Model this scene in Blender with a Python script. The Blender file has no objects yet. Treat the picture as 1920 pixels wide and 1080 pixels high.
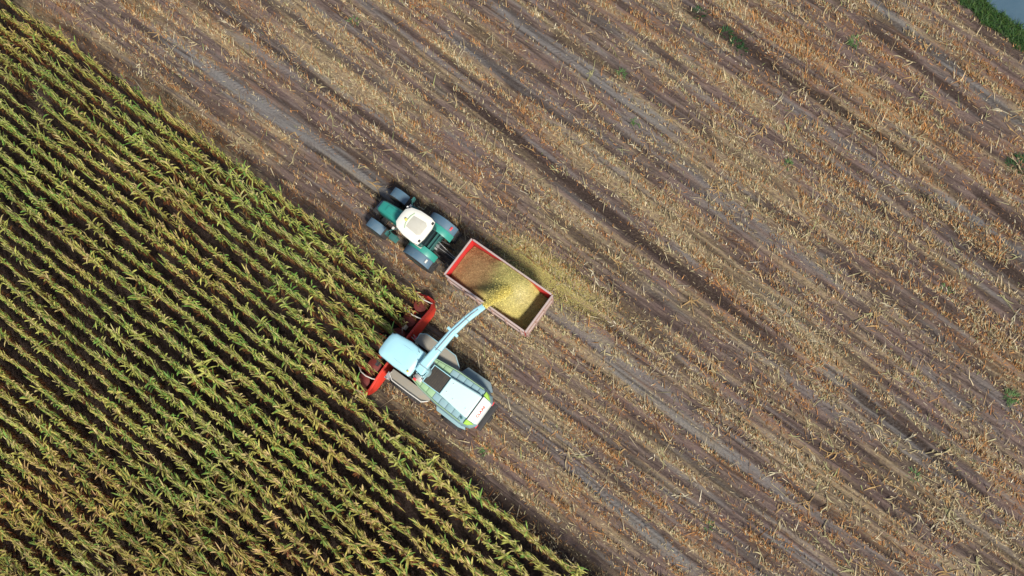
import bpy, bmesh, math, random
import numpy as np
from mathutils import Vector, Matrix, Quaternion

random.seed(7)
RNG = np.random.default_rng(7)
scene = bpy.context.scene
COL = scene.collection

# ------------------------------------------------------------------ camera
F_PX, CAM_H, NADIR = 1500.0, 40.4, (1050.0, 900.0)        # focal length in photo pixels, drone height, point straight below the drone
n_c = Vector((NADIR[0] - 960, -(NADIR[1] - 540), -F_PX)).normalized()
CAM_Q = n_c.rotation_difference(Vector((0, 0, -1)))
CAM_R = np.array(CAM_Q.to_matrix())
_d = CAM_R @ np.array([0, 0, -1.0])
CAM_P = -_d * (CAM_H / -_d[2])
cd = bpy.data.cameras.new('camera')
cam = bpy.data.objects.new('camera', cd)
COL.objects.link(cam)
cam.location = CAM_P
cam.rotation_mode = 'QUATERNION'
cam.rotation_quaternion = CAM_Q
cd.sensor_width = 36.0
cd.lens = 36.0 * F_PX / 1920.0
cd.clip_start, cd.clip_end = 0.5, 3000.0
scene.camera = cam

# ------------------------------------------------------------------ world, sun, exposure
SUN_EL, SUN_AZ = math.radians(50), math.radians(154)      # azimuth from +Y (top of the field) clockwise
world = bpy.data.worlds.new('World')
scene.world = world
world.use_nodes = True
wn = world.node_tree.nodes
bg = wn['Background']
sky = wn.new('ShaderNodeTexSky')
sky.sky_type = 'NISHITA'
sky.sun_disc = False
sky.sun_elevation = SUN_EL
sky.sun_rotation = SUN_AZ
sky.air_density, sky.dust_density = 1.0, 2.0
world.node_tree.links.new(sky.outputs[0], bg.inputs[0])
bg.inputs[1].default_value = 0.065
sd = bpy.data.lights.new('sun', 'SUN')
sd.energy = 2.8
sd.angle = math.radians(9)
sd.color = (1.0, 0.93, 0.82)
sun = bpy.data.objects.new('sun', sd)
COL.objects.link(sun)
sun_dir = Vector((math.sin(SUN_AZ) * math.cos(SUN_EL), math.cos(SUN_AZ) * math.cos(SUN_EL), math.sin(SUN_EL)))
sun.rotation_mode = 'QUATERNION'
sun.rotation_quaternion = sun_dir.to_track_quat('Z', 'Y')
sun.location = (0, 0, 60)
vs = scene.view_settings
vs.view_transform, vs.look, vs.gamma, vs.use_curve_mapping = 'Standard', 'None', 1.0, False
vs.exposure = 0.88

# ------------------------------------------------------------------ frames: u runs along the crop rows, v across them
ANG = math.radians(-36.0)
EU = np.array([math.cos(ANG), math.sin(ANG), 0.0])
EV = np.array([-EU[1], EU[0], 0.0])

def ground(px, py, z=0.0):
    d = CAM_R @ np.array([px - 960.0, -(py - 540.0), -F_PX])
    return CAM_P + d * ((z - CAM_P[2]) / d[2])

def uv_of(px, py, z=0.0):
    p = ground(px, py, z)
    return float(p @ EU), float(p @ EV)

def to_image(x, y, z):
    q = (np.stack([x, y, z], -1) - CAM_P) @ CAM_R
    return 960 + F_PX * q[..., 0] / -q[..., 2], 540 - F_PX * q[..., 1] / -q[..., 2]

def uv_to_xy(u, v):
    return u * EU[0] + v * EV[0], u * EU[1] + v * EV[1]

# ------------------------------------------------------------------ noise
def _hash(ix, iy, seed):
    h = (ix.astype(np.int64) * 374761393 + iy.astype(np.int64) * 668265263 + seed * 1442695041) & 0xFFFFFFFF
    h = ((h ^ (h >> 13)) * 1274126177) & 0xFFFFFFFF
    return ((h ^ (h >> 16)) & 0xFFFF) / 65535.0

def vnoise(x, y, seed=0):
    x = np.asarray(x, float); y = np.asarray(y, float)
    ix, iy = np.floor(x), np.floor(y)
    fx, fy = x - ix, y - iy
    fx, fy = fx * fx * (3 - 2 * fx), fy * fy * (3 - 2 * fy)
    a, b = _hash(ix, iy, seed), _hash(ix + 1, iy, seed)
    c, d = _hash(ix, iy + 1, seed), _hash(ix + 1, iy + 1, seed)
    return (a * (1 - fx) + b * fx) * (1 - fy) + (c * (1 - fx) + d * fx) * fy

def fbm(x, y, seed=0, octv=3):
    s, a, t = 0, 1.0, 0
    for k in range(octv):
        s = s + a * vnoise(x * 2 ** k, y * 2 ** k, seed + 17 * k); t += a; a *= 0.5
    return s / t

def sstep(a, b, x):
    t = np.clip((x - a) / (b - a), 0, 1)
    return t * t * (3 - 2 * t)

# ------------------------------------------------------------------ object helpers
def tag(o, label=None, cat=None, group=None, kind=None):
    if label: o['label'] = label
    if cat: o['category'] = cat
    if group: o['group'] = group
    if kind: o['kind'] = kind
    return o

def empty(name, loc, rz=0.0):
    o = bpy.data.objects.new(name, None)
    COL.objects.link(o)
    o.location = loc
    o.rotation_euler = (0, 0, rz)
    o.empty_display_size = 0.3
    return o

def mesh_np(name, verts, faces, mat, tint=None, smooth=False, attr='tint'):
    """verts (n,3); faces (m,3) or (m,4) array; tint (n,3|4) per vertex"""
    me = bpy.data.meshes.new(name)
    verts = np.asarray(verts, np.float32); faces = np.asarray(faces, np.int32)
    k = faces.shape[1]
    me.vertices.add(len(verts)); me.vertices.foreach_set('co', verts.ravel())
    me.loops.add(faces.size); me.loops.foreach_set('vertex_index', faces.ravel())
    me.polygons.add(len(faces)); me.polygons.foreach_set('loop_start', np.arange(0, faces.size, k, dtype=np.int32))
    if tint is not None:
        tint = np.asarray(tint, np.float32)
        if tint.shape[1] == 3: tint = np.hstack([tint, np.ones((len(tint), 1), np.float32)])
        at = me.attributes.new(attr, 'FLOAT_COLOR', 'POINT')
        at.data.foreach_set('color', tint.ravel())
    me.polygons.foreach_set('use_smooth', np.full(len(faces), smooth))
    me.update(calc_edges=True)
    me.validate()
    if mat: me.materials.append(mat)
    return me

def link(name, me, parent=None):
    o = bpy.data.objects.new(name, me)
    COL.objects.link(o)
    if parent: o.parent = parent
    return o

class MB:
    """collects shapes; build() links them as ONE mesh object"""
    def __init__(s): s.bm = bmesh.new()
    def poly(s, vs, fs):
        v = [s.bm.verts.new(p) for p in vs]
        for f in fs: s.bm.faces.new([v[i] for i in f])
        return s
    def box(s, c, d, rz=0, ry=0, rx=0, tx=1.0, ty=1.0):
        hx, hy, hz = d[0] / 2, d[1] / 2, d[2] / 2
        M = Matrix.Translation(c) @ Matrix.Rotation(rz, 4, 'Z') @ Matrix.Rotation(ry, 4, 'Y') @ Matrix.Rotation(rx, 4, 'X')
        p = [M @ Vector((x * hx * (tx if z > 0 else 1), y * hy * (ty if z > 0 else 1), z * hz)) for z in (-1, 1) for x, y in ((-1, -1), (1, -1), (1, 1), (-1, 1))]
        return s.poly(p, [(3, 2, 1, 0), (4, 5, 6, 7), (0, 1, 5, 4), (1, 2, 6, 5), (2, 3, 7, 6), (3, 0, 4, 7)])
    def loft(s, rings, cap=True):
        n = len(rings[0])
        vs = [p for r in rings for p in r]
        fs = []
        for k in range(len(rings) - 1):
            for i in range(n):
                j = (i + 1) % n
                fs.append((k * n + i, k * n + j, (k + 1) * n + j, (k + 1) * n + i))
        if cap:
            fs.append(tuple(reversed(range(n)))); fs.append(tuple((len(rings) - 1) * n + i for i in range(n)))
        return s.poly(vs, fs)
    def slab(s, outline, z0, z1, grow=0.0):
        cx = sum(p[0] for p in outline) / len(outline); cy = sum(p[1] for p in outline) / len(outline)
        lo = [(cx + (x - cx) * (1 + grow), cy + (y - cy) * (1 + grow), z0) for x, y in outline]
        return s.loft([lo, [(x, y, z1) for x, y in outline]])
    def tube(s, path, r, n=8, cap=True):
        rs = r if hasattr(r, '__len__') else [r] * len(path)
        P = [Vector(p) for p in path]
        rings = []
        for i, p in enumerate(P):
            d = (P[min(i + 1, len(P) - 1)] - P[max(i - 1, 0)]).normalized()
            a = d.cross(Vector((0, 0, 1)))
            if a.length < 0.05: a = d.cross(Vector((1, 0, 0)))
            a.normalize(); b = d.cross(a)
            rings.append([p + (a * math.cos(2 * math.pi * k / n) + b * math.sin(2 * math.pi * k / n)) * rs[i] for k in range(n)])
        return s.loft(rings, cap)
    def duct(s, path, sizes):
        """rectangular section swept along a path; sizes = (width, height)"""
        P = [Vector(p) for p in path]
        rings = []
        for i, p in enumerate(P):
            d = (P[min(i + 1, len(P) - 1)] - P[max(i - 1, 0)]).normalized()
            a = d.cross(Vector((0, 0, 1)))
            if a.length < 0.3: a = Vector((1, 0, 0)) - d * d.x
            a.normalize(); b = a.cross(d)
            w, h = sizes[i]
            rings.append([p + a * w / 2 * sx + b * h / 2 * sy for sx, sy in ((-1, -.7), (-.7, -1), (.7, -1), (1, -.7), (1, .7), (.7, 1), (-.7, 1), (-1, .7))])
        return s.loft(rings)
    def revolve_y(s, prof, c, n=28):
        """profile of (radius, y) turned about the y axis through c"""
        rings = [[(c[0] + r * math.cos(2 * math.pi * k / n), c[1] + y, c[2] + r * math.sin(2 * math.pi * k / n)) for k in range(n)] for r, y in prof]
        return s.loft(rings)
    def revolve_z(s, prof, c, n=20):
        rings = [[(c[0] + r * math.cos(2 * math.pi * k / n), c[1] + r * math.sin(2 * math.pi * k / n), c[2] + z) for k in range(n)] for r, z in prof]
        return s.loft(rings)
    def build(s, name, mat, parent=None, bevel=0.0, seg=2, smooth=True):
        bm = s.bm
        bmesh.ops.recalc_face_normals(bm, faces=bm.faces)
        if bevel:
            ed = [e for e in bm.edges if len(e.link_faces) == 2 and e.calc_face_angle(0) > math.radians(28)]
            bmesh.ops.bevel(bm, geom=ed, offset=bevel, segments=seg, profile=0.6, affect='EDGES', clamp_overlap=True)
        me = bpy.data.meshes.new(name)
        bm.to_mesh(me); bm.free()
        if smooth:
            me.polygons.foreach_set('use_smooth', np.ones(len(me.polygons), bool))
            me.set_sharp_from_angle(angle=math.radians(35))
        me.materials.append(mat)
        return link(name, me, parent)

# ------------------------------------------------------------------ materials
def base_nodes(name):
    m = bpy.data.materials.new(name)
    m.use_nodes = True
    nt = m.node_tree
    return m, nt, nt.nodes, nt.links, nt.nodes['Principled BSDF']

def mixc(nt, fac, a, b, mode='MIX'):
    n = nt.nodes.new('ShaderNodeMix'); n.data_type = 'RGBA'; n.blend_type = mode
    for i, val in ((0, fac), (6, a), (7, b)):
        if hasattr(val, 'is_linked') or hasattr(val, 'links'): nt.links.new(val, n.inputs[i])
        else: n.inputs[i].default_value = val if i == 0 else (*val, 1.0)
    return n.outputs[2]

def noise(nt, scale, detail=3, vec=None, rough=0.6):
    n = nt.nodes.new('ShaderNodeTexNoise')
    n.inputs['Scale'].default_value = scale; n.inputs['Detail'].default_value = detail; n.inputs['Roughness'].default_value = rough
    if vec is not None: nt.links.new(vec, n.inputs['Vector'])
    return n.outputs['Fac']

def ramp(nt, fac, lo, hi):
    n = nt.nodes.new('ShaderNodeMapRange'); n.interpolation_type = 'SMOOTHSTEP'
    n.inputs['From Min'].default_value = lo; n.inputs['From Max'].default_value = hi
    nt.links.new(fac, n.inputs['Value'])
    return n.outputs['Result']

def math_n(nt, op, a, b=None):
    n = nt.nodes.new('ShaderNodeMath'); n.operation = op
    for i, val in ((0, a), (1, b)):
        if val is None: continue
        if hasattr(val, 'links'): nt.links.new(val, n.inputs[i])
        else: n.inputs[i].default_value = val
    return n.outputs[0]

def bump(nt, h, dist, strength, bs):
    n = nt.nodes.new('ShaderNodeBump')
    n.inputs['Distance'].default_value = dist; n.inputs['Strength'].default_value = strength
    nt.links.new(h, n.inputs['Height']); nt.links.new(n.outputs['Normal'], bs.inputs['Normal'])

def paint(name, col, rough=0.4, metal=0.0, dust=0.25, dust_col=(0.33, 0.27, 0.20), scale=2.5, coat=0.0, bmp=0.15):
    """machine paint with dust lying in patches and fine scuffs"""
    m, nt, N, L, bs = base_nodes(name)
    tc = N.new('ShaderNodeTexCoord').outputs['Object']
    n1 = noise(nt, scale, 5, tc); n2 = noise(nt, scale * 9, 3, tc); n3 = noise(nt, scale * 40, 2, tc)
    patch = math_n(nt, 'MULTIPLY', ramp(nt, n1, 0.42, 0.72), ramp(nt, n2, 0.25, 0.75))
    fac = math_n(nt, 'MULTIPLY', math_n(nt, 'ADD', math_n(nt, 'MULTIPLY', patch, 0.9), 0.25), dust)
    c = mixc(nt, fac, col, dust_col)
    c = mixc(nt, math_n(nt, 'MULTIPLY', ramp(nt, n3, 0.55, 0.8), 0.25), c, tuple(x * 0.6 for x in col))
    L.new(c, bs.inputs['Base Color'])
    rr = math_n(nt, 'ADD', math_n(nt, 'MULTIPLY', fac, 0.7), rough)
    L.new(rr, bs.inputs['Roughness'])
    bs.inputs['Metallic'].default_value = metal
    bs.inputs['Coat Weight'].default_value = coat
    bs.inputs['Coat Roughness'].default_value = 0.15
    bump(nt, n2, 0.01, bmp, bs)
    return m

def tinted(name, rough=0.7, translucent=0.0, gain=1.0, spec=0.3, var=14.0):
    """colour from the per-vertex tint, broken up with noise"""
    m, nt, N, L, bs = base_nodes(name)
    a = N.new('ShaderNodeAttribute'); a.attribute_name = 'tint'
    tc = N.new('ShaderNodeTexCoord').outputs['Object']
    n1 = noise(nt, var, 3, tc)
    k = N.new('ShaderNodeMapRange'); k.inputs['To Min'].default_value = 0.68 * gain; k.inputs['To Max'].default_value = 1.32 * gain
    k.inputs['From Min'].default_value = 0.25; k.inputs['From Max'].default_value = 0.75
    L.new(n1, k.inputs['Value'])
    vm = N.new('ShaderNodeVectorMath'); vm.operation = 'SCALE'
    L.new(a.outputs['Color'], vm.inputs[0]); L.new(k.outputs[0], vm.inputs['Scale'])
    L.new(vm.outputs[0], bs.inputs['Base Color'])
    bs.inputs['Roughness'].default_value = rough
    bs.inputs['Specular IOR Level'].default_value = spec
    if translucent:
        t = N.new('ShaderNodeBsdfTranslucent'); L.new(vm.outputs[0], t.inputs['Color'])
        mx = N.new('ShaderNodeMixShader'); mx.inputs[0].default_value = translucent
        L.new(bs.outputs[0], mx.inputs[1]); L.new(t.outputs[0], mx.inputs[2])
        L.new(mx.outputs[0], N['Material Output'].inputs['Surface'])
    return m

M = {}
M['mint'] = paint('mint_paint', (0.36, 0.66, 0.74), 0.30, 0, 0.14, (0.55, 0.60, 0.52), 1.3, 0.4)
M['mint_worn'] = paint('mint_deck_paint', (0.22, 0.37, 0.41), 0.45, 0, 0.35, (0.34, 0.36, 0.32), 3)
M['hood'] = paint('pale_hood_paint', (0.56, 0.78, 0.78), 0.32, 0, 0.18, (0.62, 0.66, 0.56), 1.8, 0.3)
M['lime'] = paint('lime_paint', (0.36, 0.62, 0.08), 0.35, 0, 0.25, (0.4, 0.42, 0.2), 3, 0.2)
M['sage'] = paint('sage_trim_paint', (0.28, 0.45, 0.25), 0.45, 0, 0.4, (0.33, 0.36, 0.25), 3)
M['white'] = paint('white_paint', (0.80, 0.80, 0.76), 0.35, 0, 0.18, (0.5, 0.45, 0.36), 2.5)
M['roofwhite'] = paint('cream_roof_paint', (0.78, 0.77, 0.68), 0.45, 0, 0.22, (0.5, 0.46, 0.36), 2.2)
M['dustpanel'] = paint('dusty_roof_hatch', (0.52, 0.51, 0.44), 0.8, 0, 0.7, (0.44, 0.41, 0.33), 5)
M['teal'] = paint('teal_paint', (0.018, 0.27, 0.215), 0.35, 0, 0.22, (0.20, 0.32, 0.26), 2.5, 0.3)
M['tealdk'] = paint('dark_teal_paint', (0.02, 0.13, 0.12), 0.5, 0, 0.3, (0.16, 0.18, 0.15), 4)
M['blueplastic'] = paint('blue_grey_plastic', (0.055, 0.125, 0.19), 0.5, 0, 0.45, (0.19, 0.22, 0.23), 4)
M['red'] = paint('red_paint', (0.62, 0.035, 0.02), 0.45, 0, 0.2, (0.36, 0.18, 0.11), 3)
M['drum'] = paint('shaded_drum_paint', (0.16, 0.015, 0.012), 0.6, 0, 0.4, (0.10, 0.07, 0.05), 5)  # shade of the header recess put into the dark drum colour
M['sidegrey'] = paint('blue_grey_cover', (0.17, 0.25, 0.28), 0.55, 0, 0.5, (0.22, 0.21, 0.18), 3)
M['redin'] = paint('red_inside_paint', (0.66, 0.03, 0.035), 0.45, 0, 0.14, (0.5, 0.2, 0.14), 2)
M['pinkdust'] = paint('dusty_faded_red_paint', (0.36, 0.21, 0.17), 0.75, 0, 1.0, (0.43, 0.33, 0.27), 2.5)
M['shadein'] = paint('dirty_shaded_inside_paint', (0.10, 0.035, 0.03), 0.8, 0, 0.7, (0.10, 0.075, 0.05), 3)  # tailgate inside: its shade and brown dirt both put into the colour
M['rim'] = paint('dusty_rail_paint', (0.40, 0.31, 0.29), 0.7, 0, 0.7, (0.43, 0.36, 0.32), 4)
M['black'] = paint('black_metal', (0.02, 0.02, 0.022), 0.6, 0, 0.3, (0.12, 0.10, 0.08), 4)
M['screen'] = paint('dark_radiator_mesh', (0.03, 0.028, 0.026), 0.7, 0, 0.45, (0.20, 0.15, 0.09), 9)
M['dustdeck'] = paint('dusty_fender', (0.26, 0.26, 0.23), 0.8, 0, 0.95, (0.33, 0.26, 0.18), 3)
M['rubber'] = paint('tyre_rubber', (0.022, 0.022, 0.025), 0.8, 0, 0.45, (0.13, 0.11, 0.09), 5, bmp=0.4)
M['steel'] = paint('bare_steel', (0.55, 0.55, 0.54), 0.4, 0.7, 0.3, (0.3, 0.26, 0.2), 6)
M['palepipe'] = paint('pale_pipe', (0.62, 0.60, 0.55), 0.5, 0, 0.3, (0.4, 0.34, 0.25), 6)
M['redlamp'] = paint('red_lamp', (0.7, 0.05, 0.06), 0.3, 0, 0.05)
M['yellow'] = paint('amber_lamp', (0.8, 0.62, 0.10), 0.3, 0, 0.05)
m, nt, N, L, bs = base_nodes('tinted_glass')
bs.inputs['Base Color'].default_value = (0.02, 0.03, 0.035, 1); bs.inputs['Roughness'].default_value = 0.06
bs.inputs['Specular IOR Level'].default_value = 0.7
M['glass'] = m
M['corn'] = tinted('corn_leaf', 0.55, 0.30, 1.0, 0.35, 9.0)
M['residue'] = tinted('dry_residue', 0.85, 0.08, 1.0, 0.15, 6.0)
M['chaff'] = tinted('chopped_corn', 0.9, 0.10, 1.0, 0.1, 25.0)
M['grass'] = tinted('verge_grass', 0.6, 0.25, 1.0, 0.3, 8.0)

# ------------------------------------------------------------------ ground pattern
# each band: two photo points on the ground, width in metres, kind, strength
BANDS = [
    ('dark', (842, 158), (1470, 660), 0.62, 1.0), ('dark', (1290, 15), (1700, 292), 0.62, 1.15), ('dark', (1700, 292), (1900, 452), 0.45, 0.7),
    ('dark', (1030, 400), (1245, 566), 0.55, 0.8), ('dark', (842, 12), (1035, 160), 0.5, 0.75), ('dark', (1035, 160), (1300, 350), 0.45, 0.6),
    ('dark', (1030, 55), (1165, 142), 0.55, 0.8), ('dark', (1165, 142), (1420, 320), 0.4, 0.6), ('dark', (1630, 45), (1840, 215), 0.5, 0.9),
    ('dark', (1725, 365), (1920, 530), 0.75, 1.15), ('dark', (1835, 362), (1925, 432), 0.5, 1.1), ('dark', (1440, 385), (1570, 470), 0.5, 0.8),
    ('dark', (1575, 488), (1770, 640), 0.42, 0.8), ('dark', (1800, 660), (1920, 750), 0.5, 0.7), ('dark', (1600, 728), (1840, 925), 0.42, 1.0),
    ('dark', (1530, 785), (1680, 915), 0.4, 0.6), ('dark', (735, 778), (1135, 1085), 0.42, 0.9), ('dark', (1090, 835), (1190, 930), 0.35, 0.8),
    ('dark', (400, 13), (790, 288), 0.30, 0.9), ('dark', (480, 120), (660, 245), 0.22, 0.5), ('dark', (560, 60), (800, 215), 0.45, 0.6),
    ('dark', (730, 30), (980, 210), 0.4, 0.6), ('dark', (1470, 90), (1640, 210), 0.3, 0.4), ('dark', (1190, 60), (1280, 130), 0.4, 0.5),
    ('dark', (1510, 1000), (1590, 1070), 0.35, 0.6), ('dark', (1200, 610), (1330, 730), 0.3, 0.5), ('dark', (1040, 700), (1220, 850), 0.22, 0.5),
    ('dark', (1680, 860), (1780, 950), 0.4, 0.5), ('dark', (1860, 980), (1930, 1050), 0.5, 0.7), ('dark', (110, 40), (520, 330), 0.35, 0.5),
    ('dark', (300, 220), (720, 520), 0.45, 0.7), ('dark', (560, 215), (700, 315), 0.22, 0.9), ('dark', (590, 280), (720, 372), 0.25, 0.9),  # painted shade: along the corn edge, then two tyre shadows before the tractor
    ('grey', (300, 60), (735, 365), 0.85, 1.1), ('grey', (430, 60), (560, 150), 0.4, 0.6), ('grey', (410, 5), (800, 280), 0.42, 0.6),
    ('grey', (930, 10), (1250, 240), 0.75, 0.9), ('grey', (840, 66), (1060, 220), 0.6, 0.9), ('grey', (1640, 5), (1910, 225), 0.6, 1.1),
    ('grey', (1075, 880), (1290, 1060), 0.62, 1.0), ('grey', (1140, 685), (1400, 880), 0.55, 0.9), ('grey', (1300, 350), (1520, 520), 0.6, 0.5),
    ('grey', (1550, 690), (1800, 900), 0.7, 0.9), ('grey', (1400, 650), (1600, 800), 0.6, 0.5), ('grey', (1440, 1000), (1560, 1080), 0.5, 0.9),
    ('grey', (1280, 780), (1480, 940), 0.5, 0.8), ('grey', (1770, 370), (1920, 480), 0.7, 1.0), ('grey', (1100, 20), (1340, 190), 0.4, 0.6),
    ('grey', (1460, 180), (1640, 310), 0.45, 0.7), ('grey', (1650, 330), (1760, 420), 0.4, 0.5), ('grey', (1740, 700), (1850, 800), 0.5, 0.7),
    ('grey', (930, 745), (1090, 880), 0.7, 0.6), ('grey', (640, 40), (840, 180), 0.4, 0.5), ('grey', (1840, 720), (1920, 790), 0.5, 0.6),
    ('straw', (1040, 250), (1600, 690), 1.25, 0.9), ('straw', (1340, 130), (1430, 200), 0.7, 1.0), ('straw', (985, 460), (1130, 590), 1.1, 0.9),
    ('straw', (1600, 690), (1860, 900), 0.5, 0.8), ('straw', (1120, 560), (1330, 730), 0.8, 0.5), ('straw', (760, 130), (1000, 300), 0.6, 0.6),
    ('straw', (1500, 160), (1800, 380), 0.7, 0.6), ('straw', (1440, 840), (1660, 1010), 0.9, 0.6), ('straw', (1300, 470), (1500, 600), 0.6, 0.5),
    ('orange', (1400, 20), (1920, 370), 1.3, 0.8), ('orange', (1560, 30), (1760, 180), 0.9, 0.7), ('orange', (250, 20), (740, 350), 0.55, 0.6),
    ('orange', (700, 200), (860, 330), 0.6, 0.5), ('orange', (1830, 110), (1930, 190), 0.7, 1.0), ('orange', (1620, 230), (1760, 350), 0.6, 0.7),
    ('orange', (900, 820), (1110, 1000), 0.5, 0.5), ('orange', (1800, 620), (1930, 720), 1.3, 0.8), ('orange', (1850, 860), (1930, 960), 1.2, 0.7),
    ('orange', (1290, 1000), (1400, 1080), 0.7, 0.7), ('orange', (960, 200), (1020, 260), 0.5, 0.8), ('orange', (60, 10), (420, 270), 0.6, 0.7),
    ('orange', (1090, 400), (1150, 450), 0.4, 0.6),
]
KIND = {'dark': 0, 'grey': 1, 'straw': 2, 'orange': 3}
_B = [(KIND[k], uv_of(*a), uv_of(*b), w, s) for k, a, b, w, s in BANDS]

def warp(u, v):
    return v + 0.075 * sstep(-1, 8, v) * u

def field_masks(u, v):
    """dark damp strips and painted shade, grey pressed tracks, straw cover, orange leaf litter (0..1 each)"""
    w = warp(u, v)
    out = [np.zeros_like(u) for _ in range(4)]
    for i, (k, a, b, wd, s) in enumerate(_B):
        du, dv = b[0] - a[0], b[1] - a[1]
        ln = math.hypot(du, dv)
        tu, tv = du / ln, dv / ln
        t = (u - a[0]) * tu + (v - a[1]) * tv
        wob = 0.16 * (vnoise(u * 0.35, v * 0.2 + i * 7.3, 900 + i) - 0.5)
        d = np.abs((v - a[1]) * tu - (u - a[0]) * tv + wob)
        ww = wd * (0.75 + 0.5 * vnoise(u * 0.8, v * 0.8, 300 + i))
        m_ = s * (1 - sstep(ww * 0.33, ww * 0.62, d)) * sstep(-1.6, 0.6, t) * (1 - sstep(ln - 0.6, ln + 1.6, t))
        m_ *= sstep(0.12, 0.42, vnoise(u * 0.55 + 31 * i, v * 2.2, 500 + i) + (0.24 if s >= 0.9 else 0.12))
        out[k] = np.maximum(out[k], m_)
    # weak streaks everywhere
    n1 = fbm(u * 0.10, w * 1.7, 11, 3); n2 = fbm(u * 0.16, w * 2.6, 23, 3); n3 = fbm(u * 0.22, w * 1.1, 37, 4)
    out[0] = np.clip(np.maximum(out[0], 0.75 * sstep(0.60, 0.78, n1)), 0, 1.2)
    out[1] = np.clip(np.maximum(out[1], 0.65 * sstep(0.60, 0.76, n2)), 0, 1.1)
    out[2] = np.clip(np.maximum(out[2], 0.8 * sstep(0.47, 0.72, fbm(u * 0.18, w * 2.0, 53, 4))), 0, 1)
    out[3] = np.clip(np.maximum(out[3], 0.75 * sstep(0.50, 0.70, n3) * sstep(0.3, 0.7, fbm(u * 1.3, v * 1.6, 71, 3))), 0, 1)
    for q in range(3):                                              # narrow furrow lines left by rolling wheels and row crop stems
        rg = 1 - np.abs(2 * fbm(u * 0.03 + q, w * (1.5, 2.4, 3.6)[q], 161 + q, 2) - 1)
        ln_ = sstep(0.90, 0.975, rg) * sstep(0.25, 0.5, vnoise(u * 0.2, w * 3 + q * 9, 171 + q))
        out[0] = np.maximum(out[0], (0.75, 0.65, 0.55)[q] * ln_)
    pile = sstep(0.50, 0.72, fbm(u * 0.5, v * 0.5, 91, 3))          # loose litter thrown across the tracks
    right = sstep(6, 26, u + 0.4 * v)
    bare = np.clip(np.maximum(out[0], out[1]), 0, 1) * (1 - 0.55 * pile * (0.5 + 0.5 * right))
    cover = np.clip(0.40 + 0.55 * out[2] + 0.45 * out[3] + 0.45 * (pile - 0.3) * (0.4 + right), 0.05, 1.3) * (1 - 0.93 * bare) * (0.66 + 0.34 * sstep(-6, 8, u))
    return out[0], out[1], out[2], out[3], cover, bare

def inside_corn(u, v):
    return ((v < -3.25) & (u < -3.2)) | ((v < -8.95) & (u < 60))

def field_height(u, v, dark, grey, bare):
    w = warp(u, v)
    h = -0.040 * np.cos(2 * np.pi * w / 0.70) * (1 - 0.7 * bare)
    h += 0.12 * (fbm(u * 0.12, w * 2.4, 5, 3) - 0.5)
    h += 0.05 * (fbm(u * 0.9, w * 4.0, 6, 2) - 0.5) * (1 - 0.6 * np.clip(grey, 0, 1))
    h += 0.07 * (fbm(u * 0.4, w * 7.0, 8, 2) - 0.5)
    h -= 0.085 * np.clip(dark, 0, 1) + 0.05 * np.clip(grey, 0, 1)
    return h

# road edge and verge edge (lines on the ground)
RA, RB = ground(1846, 0)[:2], ground(1920, 56)[:2]
R_T = (RB - RA) / np.linalg.norm(RB - RA)
R_N = np.array([-R_T[1], R_T[0]])
VERGE_W = 1.05

fu = np.concatenate([-np.geomspace(700, 38, 14), np.arange(-37, 33.01, 0.21), np.geomspace(34, 700, 14)])
fv = np.concatenate([-np.geomspace(700, 30, 14), np.arange(-29, -9.6, 0.4), np.arange(-9.4, 31.01, 0.055), np.geomspace(32, 700, 14)])
GU, GV = np.meshgrid(fu, fv)
gu, gv = GU.ravel(), GV.ravel()
mk = field_masks(gu, gv)
near = (np.abs(gu) < 37.5) & (gv > -29.5) & (gv < 31.5)
gh = np.where(near, field_height(gu, gv, mk[0], mk[1], mk[5]), 0.0)
gx, gy = uv_to_xy(gu, gv)
rd = (gx - RA[0]) * R_N[0] + (gy - RA[1]) * R_N[1]                 # signed distance past the road edge
gh = np.where(rd > -VERGE_W - 0.3, -0.03, gh)
corn_shade = inside_corn(gu, gv)
ni, nj = len(fu), len(fv)
idx = (np.arange(nj - 1)[:, None] * ni + np.arange(ni - 1)[None, :]).ravel()
gf = np.stack([idx, idx + 1, idx + ni + 1, idx + ni], 1)
gt = np.stack([np.clip(mk[0], 0, 1), np.clip(mk[1], 0, 1), np.clip(mk[2], 0, 1), np.clip(mk[3], 0, 1)], 1)
gt[corn_shade] = (1, 0, 0, 0.1)  # shade between the corn rows painted as near-black ground

m, nt, N, L, bs = base_nodes('harvested_soil')
at = N.new('ShaderNodeAttribute'); at.attribute_name = 'masks'
sep = N.new('ShaderNodeSeparateColor'); L.new(at.outputs['Color'], sep.inputs[0])
tc = N.new('ShaderNodeTexCoord').outputs['Object']
def mapped(sx, sy):
    mp = N.new('ShaderNodeMapping'); mp.inputs['Scale'].default_value = (sx, sy, 1)
    L.new(tc, mp.inputs['Vector']); return mp.outputs[0]
nA = noise(nt, 1.0, 5, mapped(0.7, 5.0)); nB = noise(nt, 1.0, 4, mapped(4, 14)); nC = noise(nt, 9.0, 4, tc); nD = noise(nt, 30.0, 3, tc)
nE = noise(nt, 0.35, 3, tc)
soil = mixc(nt, ramp(nt, nA, 0.35, 0.65), (0.072, 0.052, 0.045), (0.165, 0.124, 0.104))
soil = mixc(nt, ramp(nt, nE, 0.40, 0.62), soil, mixc(nt, 0.5, soil, (0.15, 0.10, 0.095)))
soil = mixc(nt, math_n(nt, 'MULTIPLY', ramp(nt, nB, 0.48, 0.72), 0.5), soil, (0.25, 0.19, 0.135))
st = math_n(nt, 'MULTIPLY', sep.outputs['Blue'], math_n(nt, 'ADD', math_n(nt, 'MULTIPLY', ramp(nt, nB, 0.3, 0.62), 0.75), 0.15))
soil = mixc(nt, st, soil, (0.34, 0.26, 0.14))
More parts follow.
